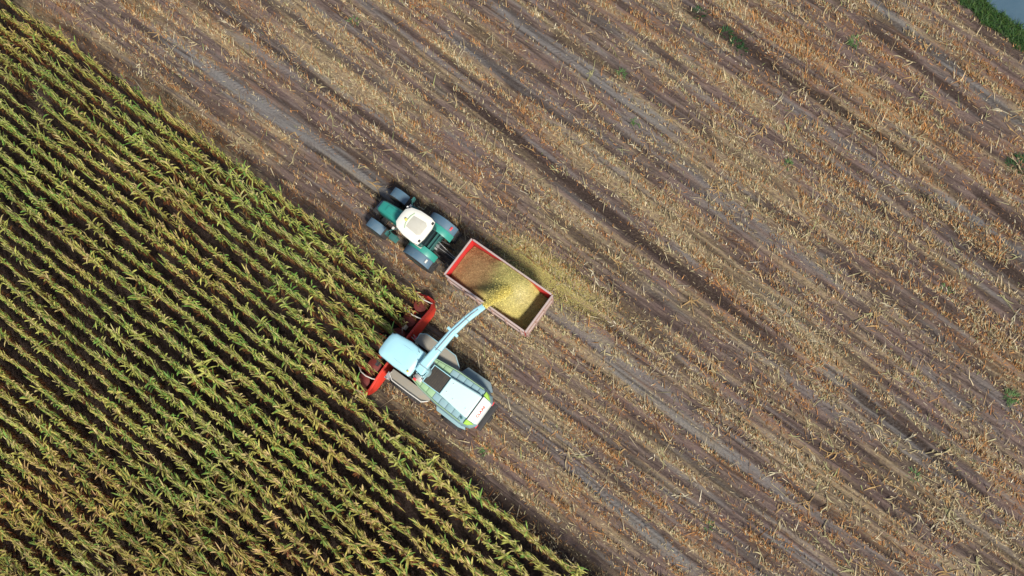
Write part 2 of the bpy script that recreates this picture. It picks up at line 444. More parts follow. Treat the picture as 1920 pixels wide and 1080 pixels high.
og = math_n(nt, 'MULTIPLY', at.outputs['Alpha'], ramp(nt, nC, 0.38, 0.66))
soil = mixc(nt, math_n(nt, 'MULTIPLY', og, 0.7), soil, (0.31, 0.15, 0.055))
gr = math_n(nt, 'MULTIPLY', sep.outputs['Green'], math_n(nt, 'ADD', math_n(nt, 'MULTIPLY', ramp(nt, nA, 0.3, 0.6), 0.4), 0.5))
soil = mixc(nt, gr, soil, (0.170, 0.166, 0.160))
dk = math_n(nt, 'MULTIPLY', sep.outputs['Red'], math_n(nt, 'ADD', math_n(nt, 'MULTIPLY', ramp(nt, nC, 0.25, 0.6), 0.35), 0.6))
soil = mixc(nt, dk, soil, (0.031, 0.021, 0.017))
soil = mixc(nt, math_n(nt, 'MULTIPLY', ramp(nt, nD, 0.5, 0.75), 0.35), soil, (0.07, 0.055, 0.048))
L.new(soil, bs.inputs['Base Color'])
bs.inputs['Roughness'].default_value = 0.95; bs.inputs['Specular IOR Level'].default_value = 0.15
sx = N.new('ShaderNodeSeparateXYZ'); L.new(tc, sx.inputs[0])
ph = math_n(nt, 'ADD', math_n(nt, 'MULTIPLY', sx.outputs[0], 25.0), math_n(nt, 'MULTIPLY', math_n(nt, 'PINGPONG', sx.outputs[1], 0.35), 22.0))
lug = math_n(nt, 'MULTIPLY', math_n(nt, 'SINE', ph), math_n(nt, 'MAXIMUM', sep.outputs['Green'], math_n(nt, 'MULTIPLY', sep.outputs['Red'], 0.6)))
hgt = math_n(nt, 'ADD', math_n(nt, 'ADD', math_n(nt, 'MULTIPLY', nC, 1.2), math_n(nt, 'MULTIPLY', nD, 0.6)), math_n(nt, 'ADD', math_n(nt, 'MULTIPLY', math_n(nt, 'MULTIPLY', lug, ramp(nt, nE, 0.35, 0.6)), 0.22), math_n(nt, 'MULTIPLY', nB, 0.9)))
bump(nt, hgt, 0.05, 0.9, bs)
M['soil'] = m
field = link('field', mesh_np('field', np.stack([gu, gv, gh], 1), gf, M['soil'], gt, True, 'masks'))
field.rotation_euler = (0, 0, ANG)
tag(field, 'harvested corn field of grey-brown soil with wheel tracks', 'field', kind='structure')

def grid_masks(u, v):
    i = np.clip(np.searchsorted(fu, u), 0, ni - 1); j = np.clip(np.searchsorted(fv, v), 0, nj - 1)
    return [a.reshape(nj, ni)[j, i] for a in mk]

def height_at(x, y):
    """ground height by the same formula as the sheet"""
    x, y = np.atleast_1d(x), np.atleast_1d(y)
    u, v = x * EU[0] + y * EU[1], x * EV[0] + y * EV[1]
    k = field_masks(u, v)
    return field_height(u, v, k[0], k[1], k[5]), k

# ------------------------------------------------------------------ road and verge at the field's edge
m, nt, N, L, bs = base_nodes('road_asphalt')
tc = N.new('ShaderNodeTexCoord').outputs['Object']
c = mixc(nt, ramp(nt, noise(nt, 0.8, 4, tc), 0.35, 0.65), (0.042, 0.092, 0.135), (0.055, 0.108, 0.150))
c = mixc(nt, math_n(nt, 'MULTIPLY', ramp(nt, noise(nt, 60, 2, tc), 0.5, 0.7), 0.4), c, (0.08, 0.10, 0.115))
L.new(c, bs.inputs['Base Color']); bs.inputs['Roughness'].default_value = 0.8
bump(nt, noise(nt, 90, 2, tc), 0.01, 0.4, bs)
M['asphalt'] = m
def strip(name, d0, d1, z, mat, n=160, half=300.0, jit=0.0):
    t = np.concatenate([[-half, -120, -60], np.linspace(-35, 35, n), [60, 120, half]])
    j = jit * (vnoise(t * 1.3, t * 0, 77) - 0.5)
    a = RA + np.outer(t, R_T); p0 = a + np.outer(d0 + j, R_N); p1 = a + np.outer(np.full(len(t), d1), R_N)
    vs_ = np.concatenate([np.c_[p0, np.full(len(t), z)], np.c_[p1, np.full(len(t), z)]])
    k = np.arange(len(t) - 1)
    o = link(name, mesh_np(name, vs_, np.stack([k, k + 1, k + 1 + len(t), k + len(t)], 1), mat))
    return o
tag(strip('road', -0.08, 5.4, 0.028, M['asphalt'], jit=0.14), 'blue-grey asphalt road at the corner of the field', 'road', kind='structure')
m, nt, N, L, bs = base_nodes('verge_earth')
tc = N.new('ShaderNodeTexCoord').outputs['Object']
L.new(mixc(nt, ramp(nt, noise(nt, 5, 4, tc), 0.35, 0.65), (0.018, 0.040, 0.014), (0.045, 0.075, 0.022)), bs.inputs['Base Color'])
bs.inputs['Roughness'].default_value = 0.95
M['vergesoil'] = m
tag(strip('verge', -VERGE_W, 0.0, 0.02, M['vergesoil'], jit=0.35), 'narrow dark green verge between field and road', 'verge', kind='structure')

def blades(n, px, py, pz, length, width, az, lean, tint, droop=0.5, segs=2):
    """n curved strips: base points, heading az, lean from vertical (rad); returns verts, quads, tints"""
    t = np.linspace(0, 1, segs + 1)[None, :]
    ang = lean[:, None] + droop * t * np.ones((n, 1))
    dl = (length / segs)[:, None]
    hx = np.concatenate([np.zeros((n, 1)), np.cumsum(np.sin(ang[:, 1:]) * dl, 1)], 1)
    hz = np.concatenate([np.zeros((n, 1)), np.cumsum(np.cos(ang[:, 1:]) * dl, 1)], 1)
    cx = px[:, None] + hx * np.cos(az)[:, None]; cy = py[:, None] + hx * np.sin(az)[:, None]; cz = pz[:, None] + hz
    w = width[:, None] * (1 - 0.85 * t ** 2) * 0.5
    sx_, sy_ = -np.sin(az)[:, None], np.cos(az)[:, None]
    V = np.stack([np.stack([cx - w * sx_, cy - w * sy_, cz], -1), np.stack([cx + w * sx_, cy + w * sy_, cz], -1)], 2)  # n,segs+1,2,3
    V = V.reshape(-1, 3)
    base = (np.arange(n) * (segs + 1) * 2)[:, None] + (np.arange(segs) * 2)[None, :]
    base = base.ravel()
    Q = np.stack([base, base + 1, base + 3, base + 2], 1)
    T = np.repeat(tint, (segs + 1) * 2, 0)
    return V, Q, T

ng = 16000
gtv = RNG.uniform(-32, 26, ng); gd = -VERGE_W - 0.1 + (VERGE_W + 0.12) * RNG.random(ng) ** 0.9
gp = RA + np.outer(gtv, R_T) + np.outer(gd + 0.25 * (vnoise(gtv * 1.3, gtv * 0, 77) - 0.5), R_N)
gtint = np.array([0.030, 0.085, 0.018]) * RNG.uniform(0.5, 1.5, (ng, 1)) + np.array([0.05, 0.05, 0.0]) * (RNG.random((ng, 1)) ** 3)
V, Q, T = blades(ng, gp[:, 0], gp[:, 1], np.full(ng, 0.02), RNG.uniform(0.15, 0.42, ng), RNG.uniform(0.02, 0.045, ng), RNG.uniform(0, 6.28, ng), RNG.uniform(0.1, 0.7, ng), gtint, 0.9)
tag(link('grass', mesh_np('grass', V, Q, M['grass'], T, True)), 'dark green grass growing along the road verge', 'grass', kind='stuff')

# ------------------------------------------------------------------ crop residue lying on the stubble
def in_frame(x, y, z, mar):
    ix, iy = to_image(x, y, z)
    return (ix > -mar) & (ix < 1920 + mar) & (iy > -mar) & (iy < 1080 + mar)

PAL = np.array([(0.46, 0.36, 0.20), (0.52, 0.43, 0.27), (0.40, 0.27, 0.13), (0.44, 0.215, 0.075), (0.33, 0.15, 0.06), (0.44, 0.40, 0.22), (0.56, 0.50, 0.36), (0.22, 0.15, 0.10), (0.30, 0.33, 0.13)])
NR = 1500000
ru, rv = RNG.uniform(-37, 32, NR), RNG.uniform(-9.6, 31, NR)
keep = ~(((rv < -3.0) & (ru < -3.3)))
rx, ry = uv_to_xy(ru, rv)
keep &= in_frame(rx, ry, np.zeros(NR), 110)
keep &= ((rx - RA[0]) * R_N[0] + (ry - RA[1]) * R_N[1]) < -VERGE_W + 0.1
ru, rv, rx, ry = ru[keep], rv[keep], rx[keep], ry[keep]
rk = grid_masks(ru, rv)
rw_ = warp(ru, rv) + 0.05 * (vnoise(ru * 0.5, rv * 0.3, 151) - 0.5)
rowd = np.abs((rw_ / 0.70) % 1.0 - 0.5) * 0.70
row = (0.26 + 1.25 * np.exp(-(rowd / 0.12) ** 2)) * (0.35 + 0.95 * sstep(0.36, 0.60, fbm(ru * 0.12, warp(ru, rv) * 4.5, 141, 2)))
clump = sstep(0.30, 0.66, fbm(ru * 1.1, rv * 1.4, 131, 3))
sel = RNG.random(len(ru)) < np.clip(rk[4] * row * (0.30 + 1.05 * clump), 0.012, 1)
ru, rv, rx, ry = ru[sel], rv[sel], rx[sel], ry[sel]
rk = [a[sel] for a in rk]
n = len(ru)
rz = field_height(ru, rv, rk[0], rk[1], rk[5])
pw = np.stack([0.9 + 1.6 * rk[2], 0.8 + 1.2 * rk[2], 0.9 + 0 * ru, 0.55 + 3.2 * rk[3], 0.6 + 1.8 * rk[3], 0.25 + 1.2 * rk[2], 0.30 + 0 * ru, 0.7 + 0 * ru, 0.05 + 0.08 * rk[2]], 1)
pw /= pw.sum(1, keepdims=True)
pick = (RNG.random((n, 1)) > np.cumsum(pw, 1)).sum(1).clip(0, len(PAL) - 1)
rt = PAL[pick] * (0.30 + 0.95 * RNG.random((n, 1)) ** 1.2)
long = RNG.random(n) < 0.04
rl = np.where(long, RNG.uniform(0.35, 0.8, n), RNG.uniform(0.07, 0.27, n))
rw = np.where(long, RNG.uniform(0.02, 0.045, n), RNG.uniform(0.016, 0.046, n))
# most pieces lie flat along any heading; a share stands as cut stubble
stand = RNG.random(n) < np.where(rowd[sel] < 0.15, 0.55, 0.25)
lean = np.where(stand, RNG.uniform(0.4, 1.1, n), RNG.uniform(1.25, 1.5, n))
raz = np.where(RNG.random(n) < 0.35, ANG + RNG.normal(0, 0.3, n), RNG.uniform(0, 6.28, n))
raz = np.where(stand, math.radians(88) + RNG.normal(0, 0.5, n), raz)
V, Q, T = blades(n, rx, ry, rz + 0.004, rl, rw, raz, lean, rt, 0.25, 2)
tag(link('crop_residue', mesh_np('crop_residue', V, Q, M['residue'], T, True)), 'straw-coloured chopped leaves and stubble littering the harvested soil', 'crop residue', kind='stuff')

# ------------------------------------------------------------------ corn
def corn_variant(seed, green):
    r = random.Random(seed)
    H_ = r.uniform(2.05, 2.4)
    stalk_rings = []
    tilt = r.uniform(-0.04, 0.04), r.uniform(-0.04, 0.04)
    def ax(z): return (tilt[0] * z, tilt[1] * z)
    sv, sf, stn = [], [], []
    for k, z in enumerate((0, H_ * 0.5, H_ * 0.92)):
        a = ax(z); rad = 0.015 * (1 - 0.5 * z / H_)
        for j in range(3):
            sv.append((a[0] + rad * math.cos(j * 2.094), a[1] + rad * math.sin(j * 2.094), z)); stn.append((0.20, 0.17, 0.06) if k else (0.16, 0.10, 0.04))
    for k in range(2):
        for j in range(3):
            sf.append((k * 3 + j, k * 3 + (j + 1) % 3, k * 3 + 3 + (j + 1) % 3, k * 3 + 3 + j))
    lv, lf, lt = [], [], []
    az = r.uniform(0, 6.28)
    nl = r.randint(12, 14)
    for i in range(nl):
        f = i / (nl - 1)
        z0 = H_ * (0.22 + 0.72 * f)
        az += math.pi + r.uniform(-0.5, 0.5)
        ln = (0.50 if f < 0.55 else 0.60 - 0.30 * (f - 0.55)) * r.uniform(0.75, 1.15)
        wd = 0.068 * r.uniform(0.8, 1.2) * (1 - 0.3 * f)
        up = r.uniform(0.25, 0.7) if f > 0.5 else r.uniform(0.3, 0.6)
        droop = r.uniform(0.7, 1.7) if f > 0.5 else r.uniform(2.0, 2.7)
        if f < 0.30: col = (0.14, 0.058, 0.024)
        elif f < 0.50: col = (0.23, 0.10, 0.035) if r.random() < 0.75 else (0.17, 0.15, 0.04)
        else:
            q = r.random()
            if q < green: col = (0.19, 0.34, 0.065)
            elif q < green + 0.60: col = (0.46, 0.455, 0.11)
            else: col = (0.56, 0.46, 0.19)
        g = r.uniform(0.8, 1.2); col = tuple(c_ * g for c_ in col)
        a = ax(z0); x, y, z = a[0], a[1], z0
        th = up
        b0 = len(lv)
        segs = 4
        tw = r.uniform(-0.5, 0.5)
        for s_ in range(segs + 1):
            t = s_ / segs
            w = wd * (0.75 + 0.9 * t) * (1 - t ** 2.2) * 0.62 + 0.004
            sa = az + math.pi / 2
            dz = w * math.sin(tw * t) * 1.0
            lv.append((x - w * math.cos(sa), y - w * math.sin(sa), z - dz)); lv.append((x + w * math.cos(sa), y + w * math.sin(sa), z + dz))
            k = 1.0 + 0.25 * (t - 0.5)
            lt.append(tuple(c_ * k for c_ in col)); lt.append(tuple(c_ * k for c_ in col))
            th += droop / segs
            x += ln / segs * math.sin(th) * math.cos(az); y += ln / segs * math.sin(th) * math.sin(az); z += ln / segs * math.cos(th)
            if z < 0.05: z = 0.05
        for s_ in range(segs):
            q0 = b0 + 2 * s_
            lf.append((q0, q0 + 1, q0 + 3, q0 + 2))
    tv, tf, tt = [], [], []
    top = ax(H_ * 0.92)
    for i in range(5):
        a_ = r.uniform(0, 6.28); sp = 0.0 if i == 0 else r.uniform(0.06, 0.14); hh = r.uniform(0.16, 0.26)
        b0 = len(tv); wx, wy = -math.sin(a_) * 0.010, math.cos(a_) * 0.010
        for t in (0, 0.5, 1):
            x = top[0] + sp * t ** 1.4 * math.cos(a_) ; y = top[1] + sp * t ** 1.4 * math.sin(a_); z = H_ * 0.9 + hh * t
            tv += [(x - wx, y - wy, z), (x + wx, y + wy, z)]; tt += [(0.42, 0.33, 0.18)] * 2
        tf += [(b0, b0 + 1, b0 + 3, b0 + 2), (b0 + 2, b0 + 3, b0 + 5, b0 + 4)]
    return [(np.array(a_, float), np.array(b_, int), np.array(c_, float)) for a_, b_, c_ in ((sv, sf, stn), (lv, lf, lt), (tv, tf, tt))]

WIND = np.array([0.10, 0.34])              # the wind bends tops and leaf tips the same way
def bend(v, k=1.0):
    q = (np.clip(v[:, 2], 0, 3) / 2.3) ** 2
    o = v.copy(); o[:, 0] += WIND[0] * q * k; o[:, 1] += WIND[1] * q * k; o[:, 2] -= 0.05 * q * k
    return o

VAR = [corn_variant(100 + i, (0.06, 0.12, 0.40)[i % 3]) for i in range(18)]
ROW0, ROWS, PITCH = -3.62, 0.70, 0.165
plants = []                                 # u, v, edge kind
for k in range(0, 40):
    v0 = ROW0 - ROWS * k
    u_end = -2.85 if k < 8 else 20.0
    uu = np.arange(-42, u_end, PITCH)
    uu = uu + RNG.normal(0, 0.03, len(uu))
    vv = v0 + 0.09 * (vnoise(uu * 0.35, uu * 0 + k * 3.1, 41) - 0.5) * 2 + RNG.normal(0, 0.045, len(uu))
    if k >= 8: vv = vv - 0.038 * np.clip(uu, 0, None)
    rank = np.round((u_end - uu) / PITCH)
    for a, b, rk_ in zip(uu, vv, rank):
        plants.append((a, b, k, rk_))
PL = np.array(plants)
px_, py_ = uv_to_xy(PL[:, 0], PL[:, 1])
ix, iy = to_image(px_, py_, np.full(len(px_), 1.4))
vis = (ix > -110) & (ix < 2030) & (iy > -110) & (iy < 1200)
PL, px_, py_, ix, iy = PL[vis], px_[vis], py_[vis], ix[vis], iy[vis]
gap = vnoise(PL[:, 0] * 0.9, PL[:, 1] * 0.9, 207)
ok = (RNG.random(len(PL)) > 0.05 + 0.55 * (gap < 0.16))
PL, px_, py_, ix, iy = PL[ok], px_[ok], py_[ok], ix[ok], iy[ok]
lodge = sstep(900, 250, ix) * sstep(760, 1000, iy)      # the far low corner of the crop is wind-tossed
lodge = lodge * (0.4 + 0.6 * vnoise(px_ * 0.4, py_ * 0.4, 61))
npl = len(PL)
spin = RNG.uniform(0, 6.28, npl)
size = RNG.normal(1.0, 0.06, npl) * (0.93 + 0.14 * vnoise(px_ * 0.25, py_ * 0.25, 62))
vari = RNG.integers(0, len(VAR), npl)
wide = np.where(RNG.random(npl) < 0.09 + 0.25 * lodge, RNG.uniform(0.6, 0.95, npl), RNG.uniform(0.22, 0.40, npl) + 0.14 * sstep(500, 950, iy))
lx, ly = RNG.normal(0, 0.02, npl) * (1 + 3 * lodge), RNG.normal(0, 0.02, npl) * (1 + 3 * lodge)
gn = vnoise(PL[:, 0] * 0.9, PL[:, 1] * 2.0, 63)
green_patch = gn > 0.80
vari = np.where(green_patch, (vari // 3) * 3 + 2, vari)
in_view = (ix > 0) & (ix < 1920) & (iy > 0) & (iy < 1080)
cls = np.zeros(npl, int)
cls[(PL[:, 2] == 0) & in_view & (PL[:, 3] > 3)] = 1
cls[(PL[:, 2] == 8) & (PL[:, 0] > -1.6) & in_view] = 2
cls[(PL[:, 2] <= 7) & (PL[:, 3] <= 3) & in_view] = 3
GREENMUL = np.array([0.55, 1.0, 0.7])

def make_plant(i, part):
    v, f, t = VAR[vari[i]][part]
    c_, s_ = math.cos(spin[i]), math.sin(spin[i])
    o = v * size[i]
    # leaves crowd along the row: squeeze across it in the row frame
    o = np.stack([o[:, 0] * c_ - o[:, 1] * s_, o[:, 0] * s_ + o[:, 1] * c_, o[:, 2]], 1)
    o[:, 1] *= wide[i]; o[:, 0] *= 1.1
    o = np.stack([o[:, 0] * EU[0] + o[:, 1] * EV[0], o[:, 0] * EU[1] + o[:, 1] * EV[1], o[:, 2]], 1)
    o = bend(o, 0.75 + 0.5 * gn[i] + 0.9 * lodge[i])
    o[:, 0] += lx[i] * o[:, 2]; o[:, 1] += ly[i] * o[:, 2]
    if lodge[i] > 0.05:
        o[:, 0] -= 0.16 * lodge[i] * (o[:, 2] / 2) ** 2; o[:, 2] *= 1 - 0.10 * lodge[i]
    return o, f, t

tintvar = (0.82 + 0.36 * vnoise(px_ * 0.8, py_ * 0.8, 64))[:, None] * np.ones((1, 3))
tintvar = tintvar * (1 + lodge[:, None] * np.array([[-0.16, -0.34, -0.30]]))
tintvar *= 1 + (vnoise(px_ * 0.35, py_ * 0.35, 65)[:, None] - 0.5) * np.array([[0.35, 0.0, 0.1]])
AV, AF, AT, off = [], [], [], 0
for i in np.nonzero(cls == 0)[0]:
    for part in (0, 1, 2):
        o, f, t = make_plant(i, part)
        o[:, 0] += px_[i]; o[:, 1] += py_[i]; o[:, 2] -= 0.02
        AV.append(o); AF.append(f + off); AT.append(t * tintvar[i]); off += len(o)
tag(link('corn_crop', mesh_np('corn_crop', np.concatenate(AV), np.concatenate(AF), M['corn'], np.concatenate(AT), True)),
    'dense standing rows of yellowing corn with brown lower leaves and dark gaps', 'corn', kind='stuff')
INFO = {1: ('tall corn plant in the outermost standing row along the tractor lane', 'corn plants of the outer row along the tractor lane'),
        2: ('corn plant in the standing row beside the dark strip behind the harvester', 'corn plants beside the dark strip'),
        3: ('corn plant standing at the mouth of the red cutting header', 'corn plants about to be cut')}
PNAMES = ('stalk', 'foliage', 'tassel')
single = np.nonzero(cls > 0)[0]
pcache = {}
for i in single:
    lab, grp = INFO[cls[i]]
    key = (vari[i], int(spin[i] / 6.2832 * 3))
    if key not in pcache:
        ms = []
        for part in (0, 1, 2):
            o, f, t = make_plant(i, part)
            o[:, 2] -= 0.02
            ms.append(mesh_np(PNAMES[part], o, f, M['corn'], t * tintvar[i], True))
        pcache[key] = ms
    r = empty('corn_plant', (px_[i], py_[i], 0))
    tag(r, lab, 'corn plant', grp)
    for nm, me in zip(PNAMES, pcache[key]): link(nm, me, r)

# ------------------------------------------------------------------ machine helpers
def frame_obj(name, u, v):
    x, y = uv_to_xy(u, v)
    return empty(name, (x, y, 0), ANG + math.pi)      # local x forward (towards -u), y left (towards -v)

def wheel(parent, c, r, w, rimcol, lugs=20, name='wheel'):
    tb = MB()
    h = w / 2
    tb.revolve_y([(r * 0.55, -h * 0.9), (r * 0.72, -h), (r * 0.90, -h), (r * 0.96, -h * 0.82), (r * 0.965, 0), (r * 0.96, h * 0.82), (r * 0.90, h), (r * 0.72, h), (r * 0.55, h * 0.9)], c, 32)
    for k in range(lugs):
        for s_ in (-1, 1):
            a = 2 * math.pi * (k + (0.5 if s_ > 0 else 0)) / lugs
            M4 = Matrix.Translation(c) @ Matrix.Rotation(-a, 4, 'Y') @ Matrix.Translation((r * 0.975, s_ * h * 0.48, 0)) @ Matrix.Rotation(s_ * 0.6, 4, 'X')
            d = (r * 0.05, h * 1.08, r * 0.075)
            p = [M4 @ Vector((x * d[0] / 2, y * d[1] / 2, z * d[2] / 2)) for z in (-1, 1) for x, y in ((-1, -1), (1, -1), (1, 1), (-1, 1))]
            tb.poly(p, [(3, 2, 1, 0), (4, 5, 6, 7), (0, 1, 5, 4), (1, 2, 6, 5), (2, 3, 7, 6), (3, 0, 4, 7)])
    wh = tb.build('wheel', M['rubber'], parent)
    rb = MB()
    rb.revolve_y([(r * 0.10, -h * 0.75), (r * 0.5, -h * 0.45), (r * 0.57, -h * 0.92), (r * 0.57, h * 0.92), (r * 0.5, h * 0.45), (r * 0.10, h * 0.75)], c, 24)
    rb.build('rim', rimcol, wh)
    return wh

def arc_guard(c, r, w, a0, a1, thick=0.035, n=9, flare=0.0):
    """mudguard shell over a wheel (angles from +x in the xz plane)"""
    b = MB()
    rings = []
    for k in range(n + 1):
        a = a0 + (a1 - a0) * k / n
        rings.append([(c[0] + rr * math.cos(a), c[1] + y, c[2] + rr * math.sin(a) + dz) for rr, y, dz in ((r, -w / 2, 0), (r, w / 2, -flare), (r + thick, w / 2, -flare), (r + thick, -w / 2, 0))])
    b.loft(rings)
    return b

# ------------------------------------------------------------------ tractor
T_ = frame_obj('tractor', -4.56, -0.64)
tag(T_, 'teal green tractor with cream cab roof pulling the red trailer', 'tractor')
b = MB(); b.box((1.3, 0, 0.85), (3.6, 0.55, 0.55)); b.box((3.25, 0, 0.75), (0.5, 0.6, 0.5)); b.box((0, 0, 0.9), (0.5, 1.5, 0.4)); b.box((2.95, 0, 0.62), (0.3, 1.6, 0.22))
b.build('chassis', M['black'], T_, 0.03)
for s_ in (1, -1):
    wheel(T_, (0, s_ * 0.99, 0.9), 0.9, 0.60, M['teal'], 22)
    wheel(T_, (2.95, s_ * 1.0, 0.66), 0.66, 0.50, M['teal'], 20)
    # rear fender: teal inner panel, blue-grey outer extension
    g = arc_guard((0.05, s_ * 0.66, 0.92), 0.93, 0.36, math.radians(20), math.radians(152), 0.04, 10)
    fo = g.build('rear_fender', M['teal'], T_, 0.012)
    g = arc_guard((0.05, s_ * 1.07, 0.91), 0.94, 0.45, math.radians(28), math.radians(148), 0.03, 10, 0.04)
    g.build('fender_extension', M['blueplastic'], fo, 0.010)
    b = MB(); b.box((-0.52, s_ * 1.05, 1.72), (0.10, 0.20, 0.07), ry=-0.6); b.build('tail_lamp', M['redlamp'] if s_ < 0 else M['palepipe'], fo, 0.015)
    b = MB(); b.box((0.25, s_ * 0.60, 1.91), (0.42, 0.22, 0.05)); b.build('fender_shelf', M['dustpanel'] if s_ > 0 else M['teal'], fo, 0.02)
    g = arc_guard((2.93, s_ * 1.02, 0.66), 0.72, 0.50, math.radians(48), math.radians(132), 0.03, 8, 0.03)
    g.build('front_mudguard', M['blueplastic'], T_, 0.010)
    b = MB(); b.box((1.95, s_ * 0.92, 0.62), (0.5, 0.32, 0.05)); b.box((1.95, s_ * 0.92, 0.92), (0.42, 0.28, 0.05)); b.box((1.74, s_ * 0.80, 0.8), (0.05, 0.05, 0.7)); b.box((2.14, s_ * 0.80, 0.8), (0.05, 0.05, 0.7))
    b.build('step', M['tealdk'], T_, 0.012)
    b = MB(); b.tube([(1.55, s_ * 0.62, 2.3), (1.8, s_ * 0.95, 2.35), (1.85, s_ * 1.08, 2.3)], 0.02); b.box((1.86, s_ * 1.1, 2.15), (0.08, 0.22, 0.34))
    b.build('mirror', M['tealdk'], T_, 0.015)
    b = MB(); b.box((1.72, s_ * 0.72, 2.30), (0.12, 0.14, 0.10)); b.build('work_lamp', M['palepipe'], T_, 0.02)
hood = MB()
def hring(x, hw, z0, z1): return [(x, -hw, z0), (x, hw, z0), (x, hw, z1 - 0.14), (x, hw * 0.72, z1), (x, -hw * 0.72, z1), (x, -hw, z1 - 0.14)]
hood.loft([hring(1.35, 0.42, 1.0, 2.0), hring(2.2, 0.37, 0.95, 1.95), hring(3.05, 0.33, 0.9, 1.84), hring(3.28, 0.31, 0.88, 1.72)])
ho = hood.build('hood', M['teal'], T_, 0.04, 3)
b = MB(); b.loft([hring(3.283, 0.30, 0.86, 1.66), hring(3.46, 0.27, 0.88, 1.48)]); b.build('nose_grille', M['blueplastic'], ho, 0.03)
b = MB(); b.box((2.2, 0, 1.973), (1.2, 0.30, 0.03), ry=0.08); b.build('hood_vent', M['teal'], ho, 0.008)
b = MB(); b.tube([(1.72, -0.52, 1.3), (1.72, -0.52, 2.6), (1.66, -0.52, 2.72)], 0.055, 10); b.build('exhaust', M['steel'], T_)
b = MB(); b.box((3.62, 0, 0.62), (0.34, 0.8, 0.30)); b.box((3.5, 0, 0.6), (0.2, 0.5, 0.2)); b.build('front_weight', M['black'], T_, 0.04)
cabs = MB()
cabs.loft([[(x, y, z) for x, y in ((1.58 - dx, -0.52), (1.58 - dx, 0.52), (1.2, hw), (0.10, hw), (-0.02 + dx * 0.3, 0.55), (-0.02 + dx * 0.3, -0.55), (0.10, -hw), (1.2, -hw))] for z, hw, dx in ((1.05, 0.62, 0.0), (1.6, 0.70, 0.05), (2.72, 0.64, 0.16))])
cb = cabs.build('cab', M['glass'], T_, 0.02)
for x, y in ((1.42, 0.5), (1.42, -0.5), (0.08, 0.62), (0.08, -0.62), (0.75, 0.69), (0.75, -0.69)):
    b = MB(); b.tube([(x + (0.12 if x > 1 else 0), y * 1.03, 1.1), (x, y * 0.99, 2.74)], 0.035, 6); b.build('cab_post', M['tealdk'], cb)
ro = [(1.63, -0.36), (1.66, 0.0), (1.63, 0.44), (1.42, 0.66), (0.92, 0.79), (0.25, 0.82), (0.0, 0.76), (-0.09, 0.35), (-0.09, -0.30), (0.0, -0.66), (0.25, -0.74), (0.92, -0.73), (1.42, -0.60)]
rb = MB()
def shrink(o, k, cx=0.78, cy=0.03): return [(cx + (x - cx) * k, cy + (y - cy) * k) for x, y in o]
rb.loft([[(x, y, 2.72) for x, y in shrink(ro, 0.96)], [(x, y, 2.80) for x, y in ro], [(x, y, 2.90) for x, y in shrink(ro, 0.98)], [(x, y, 2.965) for x, y in shrink(ro, 0.86)], [(x, y, 2.98) for x, y in shrink(ro, 0.6)]])
rf = rb.build('cab_roof', M['roofwhite'], T_)
b = MB(); b.slab([(1.02, -0.30), (1.05, 0.03), (1.02, 0.36), (0.30, 0.42), (0.14, 0.30), (0.14, -0.24), (0.30, -0.36)], 2.975, 3.0); b.build('roof_hatch', M['dustpanel'], rf, 0.008)
b = MB(); b.tube([(1.06, -0.42, 3.0), (1.14, -0.2, 3.005), (1.16, 0.03, 3.005), (1.13, 0.26, 3.005), (1.02, 0.48, 2.985)], 0.022, 6); b.build('roof_seam', M['sage'], rf)
b = MB(); b.revolve_z([(0.07, 0), (0.07, 0.06), (0.055, 0.13), (0.02, 0.15)], (1.22, 0.09, 2.97), 12); b.build('beacon', M['yellow'], rf)
for y in (-0.52, 0.58):
    b = MB(); b.box((0.02, y, 2.94), (0.10, 0.14, 0.08)); b.build('roof_lamp', M['black'], rf, 0.015)
b = MB(); b.box((-0.2, 0, 1.35), (0.28, 1.05, 0.55)); b.box((-0.33, 0, 1.72), (0.05, 1.0, 0.18)); b.build('rear_cowl', M['tealdk'], T_, 0.03)
for s_ in (1, -1):
    b = MB(); b.tube([(-0.35, s_ * 0.35, 0.55), (-1.05, s_ * 0.42, 0.6)], 0.045, 6); b.tube([(-0.4, s_ * 0.33, 1.35), (-0.8, s_ * 0.40, 1.25), (-0.85, s_ * 0.40, 0.65)], 0.04, 6); b.build('lift_arm', M['black'], T_)
b = MB(); b.box((-0.75, 0, 0.62), (0.9, 0.14, 0.10)); b.box((-1.1, 0, 0.66), (0.22, 0.24, 0.20)); b.build('hitch', M['black'], T_, 0.02)
for k in range(4):
    y0 = -0.18 + 0.1 * k
    b = MB(); b.tube([(-0.34, y0, 1.45 + 0.03 * k), (-0.62, y0 + 0.05, 1.42 + 0.04 * k), (-0.95, y0 * 0.6, 1.12), (-1.28, y0 * 0.4, 0.95), (-1.6, y0 * 0.5, 1.0)], 0.018, 6); b.build('hydraulic_hose', M['black'] if k % 2 else M['steel'], T_)
b = MB(); b.box((-0.40, 0.05, 1.30), (0.16, 0.34, 0.16)); b.build('valve_block', M['steel'], T_, 0.02)

